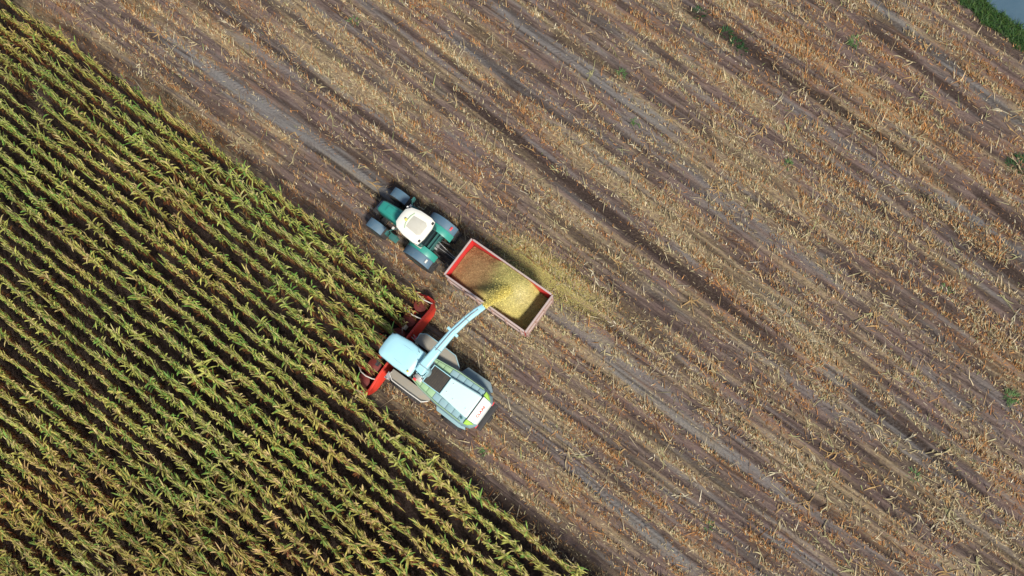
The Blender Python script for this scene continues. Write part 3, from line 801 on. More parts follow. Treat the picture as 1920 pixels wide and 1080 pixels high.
# ------------------------------------------------------------------ trailer
TR = frame_obj('trailer', -0.15, -0.68)
tag(TR, 'red tipping trailer with dusty sides hitched behind the teal tractor', 'trailer')
X0, X1, Y0, ZB, ZT = -2.44, 2.44, 1.10, 1.22, 2.60
def wall(name, c, d, out, nrm, ribs):
    """wall board: red inside face, dusty outside face, ribs outside, rail on top"""
    b = MB(); b.box(c, d); w_ = b.build(name, M['shadein'] if name == 'tailgate' else M['redin'], TR, 0.006)
    sk = MB()
    if nrm == 'x': sk.box((c[0] + out * 0.035, c[1], c[2]), (0.012, d[1] + 0.02, d[2] - 0.02))
    else: sk.box((c[0], c[1] + out * 0.035, c[2]), (d[0], 0.012, d[2] - 0.02))
    sk.build('outer_skin', M['pinkdust'], w_)
    for k in ribs:
        r_ = MB()
        if nrm == 'x': r_.box((c[0] + out * 0.075, k, c[2] - 0.03), (0.07, 0.08, d[2] - 0.08))
        else: r_.box((k, c[1] + out * 0.075, c[2] - 0.03), (0.08, 0.07, d[2] - 0.08))
        r_.build('rib', M['pinkdust'], w_, 0.01)
    rl_ = MB()
    if nrm == 'x':
        rl_.box((c[0] + out * 0.02, c[1], ZT), (0.09, d[1] + 0.06, 0.10)); rl_.box((c[0] + out * 0.07, c[1], ZT - 0.62), (0.06, d[1] - 0.02, 0.08))
    else:
        rl_.box((c[0], c[1] + out * 0.02, ZT), (d[0] - 0.05, 0.09, 0.096)); rl_.box((c[0], c[1] + out * 0.07, ZT - 0.62), (d[0] - 0.1, 0.06, 0.08))
    rl_.build('top_rail', M['rim'], w_, 0.015)
zc, zh = (ZB + ZT) / 2, ZT - ZB
wall('front_wall', (X1, 0, zc), (0.05, 2 * Y0, zh), 1, 'x', (-0.7, 0, 0.7))
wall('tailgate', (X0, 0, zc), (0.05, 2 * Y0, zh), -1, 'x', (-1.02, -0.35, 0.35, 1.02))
for s_ in (1, -1):
    wall('side_wall', (0, s_ * Y0, zc), (X1 - X0 - 0.06, 0.05, zh), s_, 'y', (-2.2, -1.3, -0.45, 0.45, 1.3, 2.2))
b = MB(); b.box((0, 0, ZB - 0.03), (4.86, 2.2, 0.10)); b.build('floor', M['pinkdust'], TR, 0.01)
b = MB()
for s_ in (1, -1): b.box((0.1, s_ * 0.42, 1.02), (4.9, 0.12, 0.26))
for x in (-2.0, -0.9, 0.3, 1.5, 2.4): b.box((x, 0, 1.0), (0.1, 0.9, 0.16))
b.box((-0.65, 0, 0.72), (1.6, 0.9, 0.2)); b.build('chassis', M['black'], TR, 0.015)
for x in (-1.2, -0.1):
    b = MB(); b.tube([(x, -0.95, 0.52), (x, 0.95, 0.52)], 0.06, 8); b.build('axle', M['black'], TR)
    for s_ in (1, -1): wheel(TR, (x, s_ * 0.86, 0.52), 0.52, 0.40, M['pinkdust'], 18)
b = MB(); b.duct([(2.35, 0.38, 0.98), (3.15, 0.06, 0.72), (3.38, 0.03, 0.68)], [(0.1, 0.16)] * 3); b.duct([(2.35, -0.38, 0.98), (3.15, -0.06, 0.72), (3.38, -0.03, 0.68)], [(0.1, 0.16)] * 3); b.box((3.36, 0, 0.68), (0.22, 0.2, 0.12))
b.build('drawbar', M['black'], TR, 0.01)
b = MB(); b.tube([(2.85, 0.24, 0.95), (2.85, 0.24, 0.0)], 0.04, 8); b.box((2.85, 0.24, 0.02), (0.24, 0.2, 0.04)); b.build('jack_stand', M['steel'], TR)
for s_ in (1, -1):
    b = MB(); b.box((X0 + 0.06, s_ * 0.85, 0.98), (0.08, 0.22, 0.10)); b.build('tail_lamp', M['redlamp'], TR, 0.015)
b = MB(); b.box((2.62, 0.22, 1.55), (0.26, 0.10, 0.10)); b.tube([(2.49, 0.1, 1.3), (2.7, 0.1, 1.6), (2.62, 0.1, 2.1)], 0.03, 6); b.build('front_bracket', M['steel'], TR, 0.01)

# heap of chopped corn in the trailer
HX, HY = np.meshgrid(np.linspace(X0 + 0.034, X1 - 0.034, 130), np.linspace(-Y0 + 0.034, Y0 - 0.034, 62))
def heap_z(x, y):
    z = 2.12 + 0.10 * np.sin(x * 1.3 + 0.6)
    peak = 0.62 * np.exp(-(((x + 0.55) / 1.05) ** 2 + ((y + 0.15) / 0.95) ** 2))
    z = z + peak
    z = z - 1.15 * sstep(-1.05, -2.40, x) - 0.16 * sstep(1.6, 2.4, x)
    z = z - 0.22 * sstep(0.5, 1.1, y) - 0.22 * sstep(-0.5, -1.1, y) * sstep(0.6, 1.5, x) + 0.30 * sstep(-0.2, -1.0, y) * sstep(1.4, 0.2, x) * sstep(-2.0, -1.2, x) - 0.35 * sstep(-0.9, -2.2, x) * sstep(-0.2, 1.1, y)
    z = z + 0.07 * (fbm(x * 2.5 + 9, y * 2.5, 401, 4) - 0.5) + 0.03 * (fbm(x * 9 + 9, y * 9, 402, 3) - 0.5)
    return np.minimum(np.maximum(z, 1.50 + 0.05 * fbm(x * 6, y * 6, 409, 2)), 2.70 - 0.14 * sstep(0.75, 1.07, np.abs(y)))
HZ = heap_z(HX, HY)
hn = fbm(HX * 1.6 + 20, HY * 1.6, 403, 4)
old = np.clip(sstep(-0.1, 1.2, HX + 1.1 * (hn - 0.5)), 0, 1)[..., None]
hcol = np.array([0.42, 0.37, 0.125]) * (1 - old) + np.array([0.30, 0.175, 0.08]) * old
green_shade = (sstep(0.9, 0.2, np.abs(HX - 0.25)) * sstep(0.8, -0.5, HY))[..., None]  # green-grey shadow beside the stream, painted into the heap colour
hcol = hcol * (1 - 0.5 * green_shade) + np.array([0.24, 0.27, 0.09]) * 0.5 * green_shade
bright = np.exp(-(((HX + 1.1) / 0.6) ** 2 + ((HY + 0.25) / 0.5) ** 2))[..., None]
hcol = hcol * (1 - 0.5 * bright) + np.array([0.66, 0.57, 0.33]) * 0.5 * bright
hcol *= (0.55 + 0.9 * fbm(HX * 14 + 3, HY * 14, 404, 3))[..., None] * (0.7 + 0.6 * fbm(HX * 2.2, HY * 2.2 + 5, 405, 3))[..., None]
hi, hj = HX.shape[1], HX.shape[0]
k = (np.arange(hj - 1)[:, None] * hi + np.arange(hi - 1)[None, :]).ravel()
# close the heap down to the trailer floor so that it is a solid load
hv = np.stack([HX.ravel(), HY.ravel(), HZ.ravel()], 1)
nb = len(hv)
ring = np.concatenate([np.arange(hi), np.arange(1, hj) * hi + hi - 1, (hj - 1) * hi + np.arange(hi - 2, -1, -1), np.arange(hj - 2, 0, -1) * hi])
bot = hv[ring].copy(); bot[:, 2] = ZB + 0.021
hv2 = np.concatenate([hv, bot])
nr = len(ring); q = np.arange(nr); q2 = (q + 1) % nr
hf = np.concatenate([np.stack([k, k + 1, k + hi + 1, k + hi], 1), np.stack([ring[q2], ring[q], nb + q, nb + q2], 1)])
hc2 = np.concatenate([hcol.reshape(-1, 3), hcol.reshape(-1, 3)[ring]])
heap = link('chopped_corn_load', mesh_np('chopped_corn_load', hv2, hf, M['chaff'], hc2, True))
heap.location, heap.rotation_euler = TR.location, TR.rotation_euler
tag(heap, 'heap of chopped yellow-green corn filling the red trailer', 'silage load')

def trailer_to_world(p):
    a = ANG + math.pi
    x = p[:, 0] * math.cos(a) - p[:, 1] * math.sin(a) + TR.location.x
    y = p[:, 0] * math.sin(a) + p[:, 1] * math.cos(a) + TR.location.y
    return np.stack([x, y, p[:, 2]], 1)

def flecks(pts, size, tint, flat=False):
    n_ = len(pts)
    a = RNG.normal(0, 1, (n_, 3)); 
    if flat: a[:, 2] *= 0.25
    a /= np.linalg.norm(a, axis=1, keepdims=True)
    b_ = np.cross(a, RNG.normal(0, 1, (n_, 3)) if not flat else np.tile([0, 0, 1.0], (n_, 1)) + RNG.normal(0, .3, (n_, 3)))
    b_ /= np.linalg.norm(b_, axis=1, keepdims=True)
    s1 = (size * RNG.uniform(0.6, 1.6, n_))[:, None]; s2 = (size * RNG.uniform(0.25, 0.6, n_))[:, None]
    V = np.stack([pts - a * s1, pts - b_ * s2, pts + a * s1, pts + b_ * s2], 1).reshape(-1, 3)
    Q = (np.arange(n_) * 4)[:, None] + np.arange(4)[None, :]
    return V, Q, np.repeat(tint, 4, 0)

# loose bits on the load
nf = 14000
fx, fy = RNG.uniform(X0 + 0.06, X1 - 0.06, nf), RNG.uniform(-Y0 + 0.06, Y0 - 0.06, nf)
fz = heap_z(fx, fy) + 0.008
o_ = np.clip(sstep(-0.1, 1.2, fx + 1.1 * (fbm(fx * 1.6 + 20, fy * 1.6, 403, 4) - 0.5)), 0, 1)[:, None]
ft = (np.array([0.50, 0.43, 0.16]) * (1 - o_) + np.array([0.36, 0.23, 0.11]) * o_) * RNG.uniform(0.45, 1.4, (nf, 1))
V, Q, T = flecks(np.stack([fx, fy, fz], 1), 0.022 * np.ones(nf), ft, True)
lf_ = link('leaf_bits', mesh_np('leaf_bits', V, Q, M['chaff'], T), heap)
lf_['kind'] = 'stuff'

# ------------------------------------------------------------------ forage harvester
HV = frame_obj('forage_harvester', 0.0, -6.1)
tag(HV, 'pale mint forage harvester with red header and long discharge spout', 'harvester')
b = MB(); b.box((-0.8, 0, 1.05), (4.0, 1.3, 0.7)); b.box((1.0, 0, 0.95), (0.45, 2.0, 0.5)); b.box((-1.75, 0, 0.68), (0.3, 1.9, 0.25)); b.box((1.7, 0, 1.0), (1.2, 1.0, 0.8))
b.build('chassis', M['black'], HV, 0.03)
for s_ in (1, -1):
    wheel(HV, (1.0, s_ * 1.16, 0.95), 0.95, 0.66, M['white'], 22)
    wheel(HV, (-1.75, s_ * 1.12, 0.64), 0.64, 0.50, M['white'], 18)
# engine bay body
ol = [(0.78, 0.66), (0.3, 0.78), (-0.9, 0.92), (-2.35, 0.95), (-2.72, 0.84), (-2.92, 0.60), (-2.92, -0.60), (-2.72, -0.84), (-2.35, -0.95), (-0.9, -0.92), (0.3, -0.78), (0.78, -0.66)]
def scl(o, kx, ky): return [(-1.0 + (x + 1.0) * kx, y * ky) for x, y in o]
b = MB(); b.loft([[(x, y, 1.15) for x, y in scl(ol, 0.98, 1.02)], [(x, y, 1.7) for x, y in scl(ol, 1.035, 1.12)], [(x, y, 2.2) for x, y in scl(ol, 1.02, 1.06)], [(x, y, 2.46) for x, y in ol]])
b.build('engine_bay', M['mint_worn'], HV, 0.02)
for s_ in (1, -1):
    b = MB(); b.duct([(0.76, s_ * 0.67, 2.50), (0.3, s_ * 0.775, 2.50), (-0.9, s_ * 0.915, 2.50), (-2.32, s_ * 0.945, 2.50)], [(0.05, 0.09)] * 4); b.build('edge_trim', M['sage'], HV)
    # stepped deck panels beside the hood
    xs = [0.62, 0.24, -0.16, -0.56, -0.96, -1.36, -1.76, -2.14, -2.46]
    for k in range(len(xs) - 1):
        x0, x1 = xs[k] - 0.012, xs[k + 1] + 0.012
        def yo(x): return np.interp(-x, [-0.78, -0.3, 0.9, 2.4], [0.62, 0.73, 0.87, 0.90])
        yi = 0.50 if k < 3 else 0.50 + 0.12 * (k - 2) / 6
        b = MB(); b.loft([[(x0, s_ * yi, z), (x0, s_ * yo(x0), z), (x1, s_ * yo(x1), z), (x1, s_ * (yi + 0.01), z)] for z in (2.455, 2.515 + 0.006 * (k % 2))])
        b.build('deck_panel', M['mint_worn'] if k >= 3 else M['sage'], HV, 0.008)
# hood, radiator screen, rear band
b = MB(); b.loft([[(x, y, z) for x, y in ((-0.745, 0.49), (-0.745, -0.49), (-2.38, -0.64), (-2.50, -0.60), (-2.50, 0.60), (-2.38, 0.64))] for z in (2.455, 2.72)] + [[(x, y, 2.80) for x, y in ((-0.80, 0.44), (-0.80, -0.44), (-2.34, -0.58), (-2.45, -0.54), (-2.45, 0.54), (-2.34, 0.58))]])
hd = b.build('engine_hood', M['hood'], HV, 0.03, 3)
for x, y in ((-1.0, 0.2), (-1.05, -0.28), (-1.45, 0.31), (-2.2, 0.3)):
    b = MB(); b.revolve_z([(0.03, 0), (0.03, 0.02), (0.01, 0.03)], (x, y, 2.80), 8); b.build('bolt', M['steel'], hd)
b = MB(); b.revolve_z([(0.055, 0), (0.055, 0.10), (0.03, 0.12)], (-2.28, 0.76, 2.515), 12); b.build('filler_cap', M['tealdk'], HV)
b = MB(); b.box((-0.25, 0, 2.60), (0.93, 0.92, 0.30)); sc = b.build('radiator_screen', M['screen'], HV, 0.015)
for k in range(9):
    b = MB(); b.box((-0.66 + 0.103 * k, 0, 2.756), (0.022, 0.90, 0.022)); b.build('slat', M['black'], sc)
for yy in (0.475, -0.475):
    b = MB(); b.box((-0.255, yy, 2.64), (0.98, 0.035, 0.30)); b.build('screen_frame', M['mint'], sc, 0.008)
b = MB(); b.box((0.235, 0, 2.64), (0.035, 0.985, 0.30)); b.build('screen_frame', M['mint'], sc, 0.008)
b = MB(); b.box((-2.53, 0, 2.58), (0.05, 1.16, 0.30)); b.build('hood_gap', M['black'], HV)
b = MB(); b.loft([[(-2.56, s * 0.66, 2.46), (-2.56, s * 0.66, 2.76), (-2.70, s * 0.64, 2.75), (-2.98, s * 0.60, 2.40), (-3.02, s * 0.58, 2.05), (-2.60, s * 0.60, 2.05)] for s in (-1, 1)])
band = b.build('rear_band', M['white'], HV, 0.02)
for s_ in (1, -1):
    b = MB(); b.loft([[(-2.50, s_ * 0.662, z), (-2.50, s_ * 0.93, z), (-2.68, s_ * (0.87 - dz), z), (-2.90 + dz, s_ * 0.665, z)] for z, dz in ((2.20, -0.03), (2.50, 0.0), (2.60, 0.06))]); b.build('corner_cap', M['lime'], HV, 0.03)
    b = MB(); b.box((-2.97, s_ * 0.66, 1.55), (0.06, 0.2, 0.12)); b.build('tail_lamp', M['redlamp'], HV, 0.015)
# lettering on the rear band
fc = bpy.data.curves.new('lettering', 'FONT'); fc.body = 'CLAAS'; fc.size = 0.215; fc.extrude = 0.004; fc.align_x = 'CENTER'; fc.align_y = 'CENTER'; fc.offset = 0.006
fo = bpy.data.objects.new('lettering_source', fc); COL.objects.link(fo)
bpy.context.view_layer.update()
tme = bpy.data.meshes.new_from_object(fo.evaluated_get(bpy.context.evaluated_depsgraph_get()))
bpy.data.objects.remove(fo)
tme.materials.clear(); tme.materials.append(M['red'])
lt_ = link('lettering', tme, band)
nrm = Vector((-0.78, 0, 0.62)).normalized()
rightv = Vector((0, -1, 0)); upv = nrm.cross(rightv)
lt_.matrix_local = Matrix.Translation(Vector((-2.84, 0, 2.575)) + nrm * 0.008) @ Matrix((rightv, upv, nrm)).transposed().to_4x4()
b = MB(); b.box((-3.08, 0, 1.35), (0.30, 1.5, 0.22)); b.box((-3.22, 0, 1.0), (0.16, 0.4, 0.3)); b.build('counterweight', M['black'], HV, 0.05)
# wheel covers and platforms
for s_ in (1, -1):
    po, pe = (1.49, -0.70) if s_ < 0 else (1.34, -0.45)
    b = MB(); b.loft([[(-0.75, s_ * 0.98, z), (-0.9, s_ * (1.40 if s_ < 0 else 1.20), z - 0.05), (-2.25, s_ * (1.44 if s_ < 0 else 1.22), z - 0.05), (-2.62, s_ * 1.12, z), (-2.5, s_ * 0.98, z)] for z in (1.36, 1.48)]); b.build('rear_wheel_cover', M['sidegrey'] if s_ < 0 else M['mint_worn'], HV, 0.02)
    b = MB(); b.loft([[(1.92, s_ * 0.84, z), (1.92, s_ * (po - 0.18), z), (1.6, s_ * po, z), (-0.2, s_ * (po - 0.02), z), (pe, s_ * 1.08, z), (pe, s_ * 0.80, z)] for z in (1.93, 2.0)]); fd = b.build('front_platform', M['dustdeck'], HV, 0.02)
    b = MB(); b.tube([(1.9, s_ * 1.0, 2.0), (1.90, s_ * (po - 0.2), 2.12), (1.6, s_ * (po - 0.02), 2.14), (0.6, s_ * (po - 0.02), 2.14), (-0.18, s_ * (po - 0.04), 2.14), (pe + 0.05, s_ * 1.1, 2.0)], 0.028, 6); b.build('edge_rail', M['palepipe'] if s_ > 0 else M['mint_worn'], fd)
    for x in (1.3, 0.5, -0.15):
        b = MB(); b.tube([(x, s_ * (po - 0.025), 1.97), (x, s_ * (po - 0.02), 2.14)], 0.02, 5); b.build('rail_post', M['palepipe'], fd)
    b = MB(); b.tube([(2.35, s_ * 0.72, 3.1), (2.55, s_ * 1.0, 3.1), (2.5, s_ * 1.05, 2.9)], 0.02, 6); b.box((2.5, s_ * 1.08, 2.75), (0.08, 0.24, 0.42)); b.build('mirror', M['black'], HV, 0.015)
b = MB()
for z in (0.5, 0.85, 1.2, 1.55): b.box((2.02, 1.25, z), (0.24, 0.36, 0.04))
for y in (1.08, 1.42): b.box((2.02, y, 1.15), (0.04, 0.03, 1.7))
b.build('ladder', M['steel'], HV)
# cab
b = MB(); b.loft([[(2.15, -0.55, 1.5), (2.15, 0.55, 1.5), (1.9, 0.66, 1.5), (0.82, 0.66, 1.5), (0.82, -0.66, 1.5), (1.9, -0.66, 1.5)], [(2.52, -0.5, 2.3), (2.52, 0.5, 2.3), (2.15, 0.72, 2.3), (0.80, 0.72, 2.3), (0.80, -0.72, 2.3), (2.15, -0.72, 2.3)], [(2.40, -0.48, 3.52), (2.40, 0.48, 3.52), (2.1, 0.66, 3.52), (0.86, 0.66, 3.52), (0.86, -0.66, 3.52), (2.1, -0.66, 3.52)]])
cb = b.build('cab', M['glass'], HV, 0.015)
for x, y in ((2.38, 0.56), (2.38, -0.56), (0.86, 0.67), (0.86, -0.67), (1.55, 0.70), (1.55, -0.70)):
    b = MB(); b.tube([(x + (0.02 if x > 2 else 0), y * 1.05, 1.75), (x, y, 3.54)], 0.035, 6); b.build('cab_post', M['black'], cb)
cro = [(2.63, -0.30), (2.65, 0.08), (2.63, 0.46), (2.56, 0.62), (2.40, 0.70), (1.6, 0.735), (0.74, 0.70), (0.68, 0.60), (0.68, -0.52), (0.74, -0.66), (1.6, -0.70), (2.40, -0.60), (2.56, -0.48)]
rb = MB()
rb.loft([[(x, y, 3.50) for x, y in shrink(cro, 0.95, 1.66, 0.03)], [(x, y, 3.56) for x, y in cro], [(x, y, 3.68) for x, y in shrink(cro, 0.99, 1.66, 0.03)], [(x, y, 3.75) for x, y in shrink(cro, 0.92, 1.66, 0.03)], [(x, y, 3.80) for x, y in shrink(cro, 0.72, 1.66, 0.03)], [(x, y, 3.825) for x, y in shrink(cro, 0.4, 1.66, 0.03)]])
crf = rb.build('cab_roof', M['mint'], HV)
for y in (-0.42, -0.14, 0.20, 0.48):
    b = MB(); b.box((2.60, y, 3.50), (0.08, 0.17, 0.09)); b.build('work_lamp', M['palepipe'], crf, 0.015)
for y in (-0.36, 0.42):
    b = MB(); b.tube([(0.95, y, 3.795), (1.6, y * 1.02, 3.812), (2.3, y * 0.9, 3.785)], 0.010, 5); b.build('roof_seam', M['mint_worn'], crf)
b = MB(); b.revolve_z([(0.06, 0), (0.06, 0.05), (0.045, 0.11), (0.02, 0.13)], (0.86, 0.52, 3.75), 12); b.build('beacon', M['yellow'], crf)
b = MB(); b.tube([(0.95, -0.5, 3.76), (0.93, -0.52, 4.3)], 0.010, 5); b.build('antenna', M['black'], crf)
b = MB(); b.box((0.62, 0.62, 2.62), (0.12, 0.12, 0.34)); b.build('marker_lamp', M['redlamp'], HV, 0.02)
b = MB(); b.box((0.55, 0, 2.50), (0.46, 1.2, 0.12)); b.box((0.52, 0.34, 2.66), (0.3, 0.3, 0.24)); b.build('turret_base', M['steel'], HV, 0.03)
b = MB(); b.revolve_z([(0.30, 2.5), (0.32, 2.7), (0.26, 2.95), (0.27, 3.15)], (0.42, 0.02, 0), 18); b.build('spout_turret', M['mint_worn'], HV)
# discharge spout
SP = [(0.42, 0.10, 3.05), (0.41, 0.10, 3.45), (0.40, 0.06, 3.72), (0.38, -0.08, 3.88), (0.36, -0.35, 3.96), (0.31, -1.1, 4.00), (0.235, -2.1, 4.02), (0.08, -3.0, 4.03), (-0.06, -3.5, 4.03)]
b = MB(); b.duct(SP, [(0.48, 0.50), (0.48, 0.48), (0.47, 0.44), (0.46, 0.40), (0.44, 0.36), (0.39, 0.31), (0.35, 0.27), (0.32, 0.25), (0.31, 0.24)])
spo = b.build('discharge_spout', M['mint'], HV, 0.012)
b = MB(); b.duct([(-0.058, -3.49, 4.04), (-0.125, -3.72, 4.02), (-0.20, -3.98, 3.96)], [(0.335, 0.25), (0.30, 0.18), (0.28, 0.10)]); b.build('deflector_flap', M['mint'], spo, 0.01)
b = MB(); b.box((0.225, -2.16, 4.05), (0.64, 0.14, 0.20), rz=-0.12); b.build('clamp', M['mint'], spo, 0.03)
b = MB(); b.tube([(0.31, -1.0, 4.19), (0.235, -2.1, 4.20), (0.0, -3.3, 4.19), (-0.11, -3.7, 4.14)], 0.022, 6); b.build('control_rod', M['steel'], spo)
for t_ in (3, 5, 7):
    p = SP[t_]; b = MB(); b.box(p, ((0, 0, 0, .48, 0, .41, 0, .34)[t_], 0.05, (0, 0, 0, .46, 0, .33, 0, .27)[t_]), rx=0.0); b.build('flange', M['mint_worn'], spo, 0.01)
# header
hdr = MB()
YR, YL = -3.02, 2.72
path = [(3.16, YR, 0.55), (2.80, YR - 0.02, 0.62), (2.60, YR + 0.12, 0.66), (2.52, YR + 0.38, 0.68), (2.58, -1.6, 0.70), (2.60, 0, 0.70), (2.58, 1.4, 0.70), (2.50, YL - 0.38, 0.68), (2.56, YL - 0.10, 0.66), (2.78, YL, 0.62), (3.12, YL + 0.01, 0.55)]
hdr.duct(path, [(0.10, 0.5)] + [(0.14, 0.62)] + [(0.16, 0.66)] * 7 + [(0.14, 0.62), (0.10, 0.5)])
hb = hdr.build('header', M['red'], HV, 0.02)
b = MB(); b.loft([[(2.56, y, 0.96), (2.50, y, 1.0), (2.30 + ex, y, 0.46), (2.34 + ex, y, 0.42)] for y, ex in ((YR + 0.16, 0.12), (YR + 0.5, 0.0), (0, 0.02), (YL - 0.5, 0.0), (YL - 0.16, 0.12))]); b.build('rear_apron', M['red'], hb, 0.01)
for y in (YR - 0.08, YL + 0.07):
    b = MB(); b.loft([[(2.72, yy, 0.22), (3.45, yy, 0.18), (3.40, yy, 0.46), (3.10, yy, 0.86), (2.74, yy, 0.92)] for yy in (y - 0.03, y + 0.03)]); b.build('end_plate', M['red'], hb, 0.015)
b = MB(); b.box((2.35, 0, 0.85), (0.7, 1.2, 0.8)); b.build('feed_housing', M['black'], hb, 0.04)
b = MB(); b.box((2.98, (YR + YL) / 2, 0.22), (0.75, YL - YR - 0.35, 0.10)); b.build('floor_pan', M['black'], hb, 0.02)
nd = 6
for k in range(nd):
    y = YR + 0.48 + (YL - YR - 0.96) * k / (nd - 1)
    b = MB(); b.revolve_z([(0.42, 0.24), (0.42, 0.30), (0.30, 0.34), (0.26, 0.70), (0.36, 0.74), (0.36, 0.78), (0.12, 0.86)], (3.12, y, 0), 18)
    for j in range(9):
        a = j * 2 * math.pi / 9; b.box((3.12 + 0.44 * math.cos(a), y + 0.44 * math.sin(a), 0.27), (0.12, 0.05, 0.03), rz=a)
    b.build('cutting_drum', M['drum'], hb)
for k in range(nd + 1):
    y = YR + 0.02 + (YL - YR - 0.04) * k / nd
    b = MB(); b.loft([[(3.2, y - 0.10, 0.15), (3.2, y + 0.10, 0.15), (3.2, y + 0.08, 0.45), (3.2, y - 0.08, 0.45)], [(3.75, y - 0.06, 0.08), (3.75, y + 0.06, 0.08), (3.75, y + 0.05, 0.28), (3.75, y - 0.05, 0.28)], [(4.15, y - 0.015, 0.06), (4.15, y + 0.015, 0.06), (4.15, y + 0.01, 0.10), (4.15, y - 0.01, 0.10)]])
    b.build('row_divider', M['red'], hb, 0.01)
for y, f_ in ((YR + 0.10, 0), (YR + 1.05, 0), (YL - 0.9, 1), (YL - 0.05, 1)):
    b = MB(); b.tube([(2.62, y, 1.0), (2.70, y + 0.05, 1.22), (3.0, y + 0.12, 1.32), (3.35, y + 0.10, 1.22), (3.65, y - 0.02, 0.95)], 0.030, 6); b.build('crop_bar', M['palepipe'], hb)
b = MB(); b.tube([(2.45, -0.95, 0.9), (2.05, -0.90, 1.15), (1.8, -0.78, 1.35)], 0.035, 6); b.tube([(2.42, -1.1, 0.95), (2.1, -1.0, 1.3), (1.85, -0.72, 1.6)], 0.03, 6); b.build('drive_hose', M['steel'], HV)
b = MB(); b.box((2.18, -1.02, 1.18), (0.16, 0.18, 0.16)); b.build('coupling', M['redlamp'], HV, 0.03)

# ------------------------------------------------------------------ stream of chopped corn from the spout into the trailer, and drift
def hv_to_world(p):
    a = ANG + math.pi
    p = np.asarray(p, float)
    x = p[:, 0] * math.cos(a) - p[:, 1] * math.sin(a) + HV.location.x
    y = p[:, 0] * math.sin(a) + p[:, 1] * math.cos(a) + HV.location.y
    return np.stack([x, y, p[:, 2]], 1)
tip = hv_to_world([(-0.19, -3.95, 3.95)])[0]
hit = trailer_to_world(np.array([[-0.55, -0.10, 2.66]]))[0]
ns = 22000
t = RNG.random(ns) ** 0.85
core = RNG.random(ns) < 0.88
arcp = tip[None, :] * (1 - t)[:, None] + hit[None, :] * t[:, None]
arcp[:, 2] += 0.10 * np.sin(t * math.pi)
sp_ = np.where(core, 0.05 + 0.06 * t, 0.07 + 0.36 * t ** 1.5)
arcp += RNG.normal(0, 1, (ns, 3)) * (sp_ * np.array([[1], [1], [0.7]])).T
tt_ = np.array([0.74, 0.64, 0.20]) * RNG.uniform(0.6, 1.5, (ns, 1))
nd2 = 5000                                   # fines drifting with the wind across the load
dp = hit + np.stack([RNG.normal(0.15, 0.55, nd2), RNG.normal(0.25, 0.5, nd2), np.abs(RNG.normal(0.12, 0.22, nd2))], 1)
dt_ = np.array([0.55, 0.52, 0.18]) * RNG.uniform(0.6, 1.4, (nd2, 1))
V, Q, T = flecks(np.concatenate([arcp, dp]), np.concatenate([0.024 * np.ones(ns), 0.012 * np.ones(nd2)]), np.concatenate([tt_, dt_]))
tag(link('chaff_stream', mesh_np('chaff_stream', V, Q, M['chaff'], T)), 'yellow stream of chopped corn blown from the spout into the trailer', 'chaff stream', kind='stuff')
# chaff spilled beside the trailer
nsp = 26000
cu, cv = uv_of(1035, 500)
su, sv_ = cu + RNG.normal(0.2, 1.7, nsp), cv - 0.45 + RNG.normal(0, 0.55, nsp)
x_, y_ = uv_to_xy(su, sv_)
z_, _ = height_at(x_, y_)
st_ = np.array([0.46, 0.40, 0.14]) * RNG.uniform(0.55, 1.3, (nsp, 1))
V, Q, T = flecks(np.stack([x_, y_, z_ + 0.012], 1), 0.020 * np.ones(nsp), st_, True)
tag(link('spilled_chaff', mesh_np('spilled_chaff', V, Q, M['chaff'], T)), 'yellow-green chopped corn dust spilled on the soil beside the trailer', 'chaff', kind='stuff')

# ------------------------------------------------------------------ broken stalks and weeds on the stubble
def stalk_mesh(seed):
    r = random.Random(seed)
    ln = r.uniform(0.7, 1.5); cv_ = r.uniform(-0.9, 0.9)
    b = MB()
    pts, a, x, y = [], 0.0, -ln / 2, 0.0
    for k in range(6):
        pts.append((x, y, 0.035 + 0.025 * math.sin(k * 1.4 + seed)))
        a += cv_ / 5 + r.uniform(-0.12, 0.12); x += ln / 5 * math.cos(a); y += ln / 5 * math.sin(a)
    b.tube(pts, [0.018, 0.018, 0.017, 0.015, 0.012, 0.007], 5)
    for k in range(r.randint(2, 4)):            # leaves still on the stalk
        p = Vector(pts[r.randint(1, 4)]); az = r.uniform(0, 6.28); l2 = r.uniform(0.3, 0.6); w = r.uniform(0.018, 0.035); c_ = r.uniform(-1.2, 1.2)
        q0 = [p]
        for j in range(4):
            az += c_ / 4; q0.append(q0[-1] + Vector((math.cos(az), math.sin(az), r.uniform(-0.05, 0.06))) * l2 / 4)
        vs_, fs_ = [], []
        for j, p_ in enumerate(q0):
            ww = w * (1 - (j / 4) ** 2) + 0.004
            z = max(p_.z, 0.02); vs_ += [(p_.x - math.sin(az) * ww, p_.y + math.cos(az) * ww, z), (p_.x + math.sin(az) * ww, p_.y - math.cos(az) * ww, z + 0.01)]
            if j: fs_.append((2 * j - 2, 2 * j - 1, 2 * j + 1, 2 * j))
        b.poly(vs_, fs_)
    bm = b.bm; me = bpy.data.meshes.new('corn_stalk'); bm.to_mesh(me); bm.free()
    col = random.Random(seed).choice([(0.40, 0.34, 0.19), (0.38, 0.31, 0.18), (0.34, 0.32, 0.16), (0.38, 0.25, 0.11), (0.46, 0.41, 0.28)])
    at_ = me.attributes.new('tint', 'FLOAT_COLOR', 'POINT')
    at_.data.foreach_set('color', np.tile(np.array([*col, 1.0], np.float32), len(me.vertices)))
    me.materials.append(M['residue'])
    return me
SM = [stalk_mesh(40 + i) for i in range(14)]
cand = RNG.uniform([-34, -8.6], [31, 30], (6000, 2))
cx, cy = uv_to_xy(cand[:, 0], cand[:, 1])
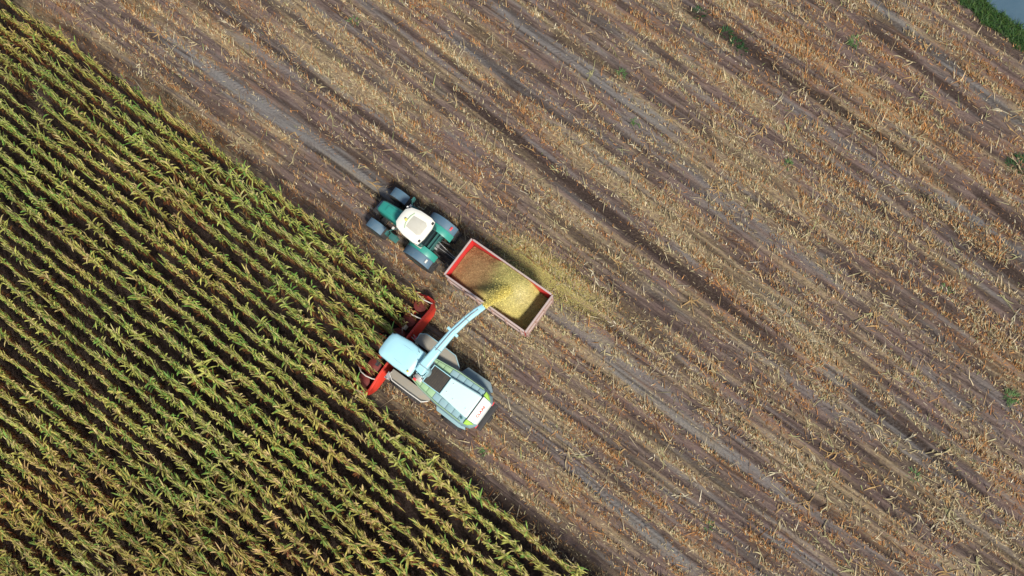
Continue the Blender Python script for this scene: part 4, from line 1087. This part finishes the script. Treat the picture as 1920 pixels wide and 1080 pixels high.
okk = in_frame(cx, cy, np.zeros(len(cx)), -8) & ~((cand[:, 1] < -2.6) & (cand[:, 0] < 3.4)) & ~((cand[:, 1] > -2.6) & (cand[:, 1] < 1.3) & (cand[:, 0] > -9) & (cand[:, 0] < 3))
okk &= ((cx - RA[0]) * R_N[0] + (cy - RA[1]) * R_N[1]) < -VERGE_W - 0.4
dens = sstep(0.40, 0.68, fbm(cand[:, 0] * 0.4, cand[:, 1] * 0.4, 777, 3)) * (0.35 + 0.65 * sstep(2, 22, cand[:, 0]))
okk &= RNG.random(len(cx)) < dens
sel = np.nonzero(okk)[0][:170]
hz_, _ = height_at(cx[sel], cy[sel])
for j, i in enumerate(sel):
    o = link('corn_stalk', SM[j % len(SM)])
    o.location = (cx[i], cy[i], hz_[j] + 0.005)
    o.rotation_euler = (0, 0, RNG.uniform(0, 6.28))
    s_ = RNG.uniform(0.75, 1.15); o.scale = (s_, s_, s_)
    tag(o, 'pale broken corn stalk lying loose on the harvested soil', 'corn stalk', 'broken stalks lying on the stubble')

def weed_mesh(seed, spread, dark):
    r_ = np.random.default_rng(seed)
    n_ = int(90 * (spread / 0.3) ** 2)
    rr = spread * np.sqrt(r_.random(n_)); th = r_.uniform(0, 6.28, n_)
    col = np.array([0.020, 0.075, 0.020]) if dark else np.array([0.10, 0.19, 0.06])
    V_, Q_, T_t = blades(n_, rr * np.cos(th), rr * np.sin(th), np.full(n_, -0.02), r_.uniform(0.12, 0.34, n_), r_.uniform(0.02, 0.055, n_), th + r_.normal(0, 0.8, n_), r_.uniform(0.2, 1.1, n_), col * r_.uniform(0.6, 1.5, (n_, 1)), 0.8)
    return mesh_np('weed_clump', V_, Q_, M['grass'], T_t, True)
WL = {'bush': ('large dark green weed bush at the edge of the orange leaf litter', None), 'row': ('dark green weed growing in the dark damp furrow', 'weeds in the dark furrow'),
      'pale': ('small pale green weed sprouting through the corn stubble', 'small pale weeds in the stubble'), 'pot': ('bright green seedling patch in the grey tyre lanes', 'seedlings in the tyre lanes')}
WEEDS = [('bush', 1912, 312, 0.62, 1), ('row', 1312, 25, 0.34, 1), ('row', 1362, 60, 0.30, 1), ('row', 1380, 82, 0.32, 1), ('row', 1392, 92, 0.22, 1),
         ('pot', 664, 38, 0.26, 0), ('pot', 1166, 136, 0.20, 0), ('pot', 1193, 228, 0.18, 0), ('pot', 1479, 310, 0.20, 0),
         ('pale', 1602, 78, 0.26, 0), ('pale', 1775, 542, 0.22, 0), ('pale', 1895, 745, 0.30, 0), ('pale', 1715, 890, 0.20, 0), ('pale', 912, 845, 0.18, 0), ('pale', 1325, 985, 0.16, 0)]
for i, (kd, x, y, sp, dk_) in enumerate(WEEDS):
    p = ground(x, y); h_, _ = height_at(p[0], p[1])
    o = link('weed_clump', weed_mesh(i, sp, dk_)); o.location = (p[0], p[1], float(h_[0]))
    tag(o, WL[kd][0], 'weed', WL[kd][1])
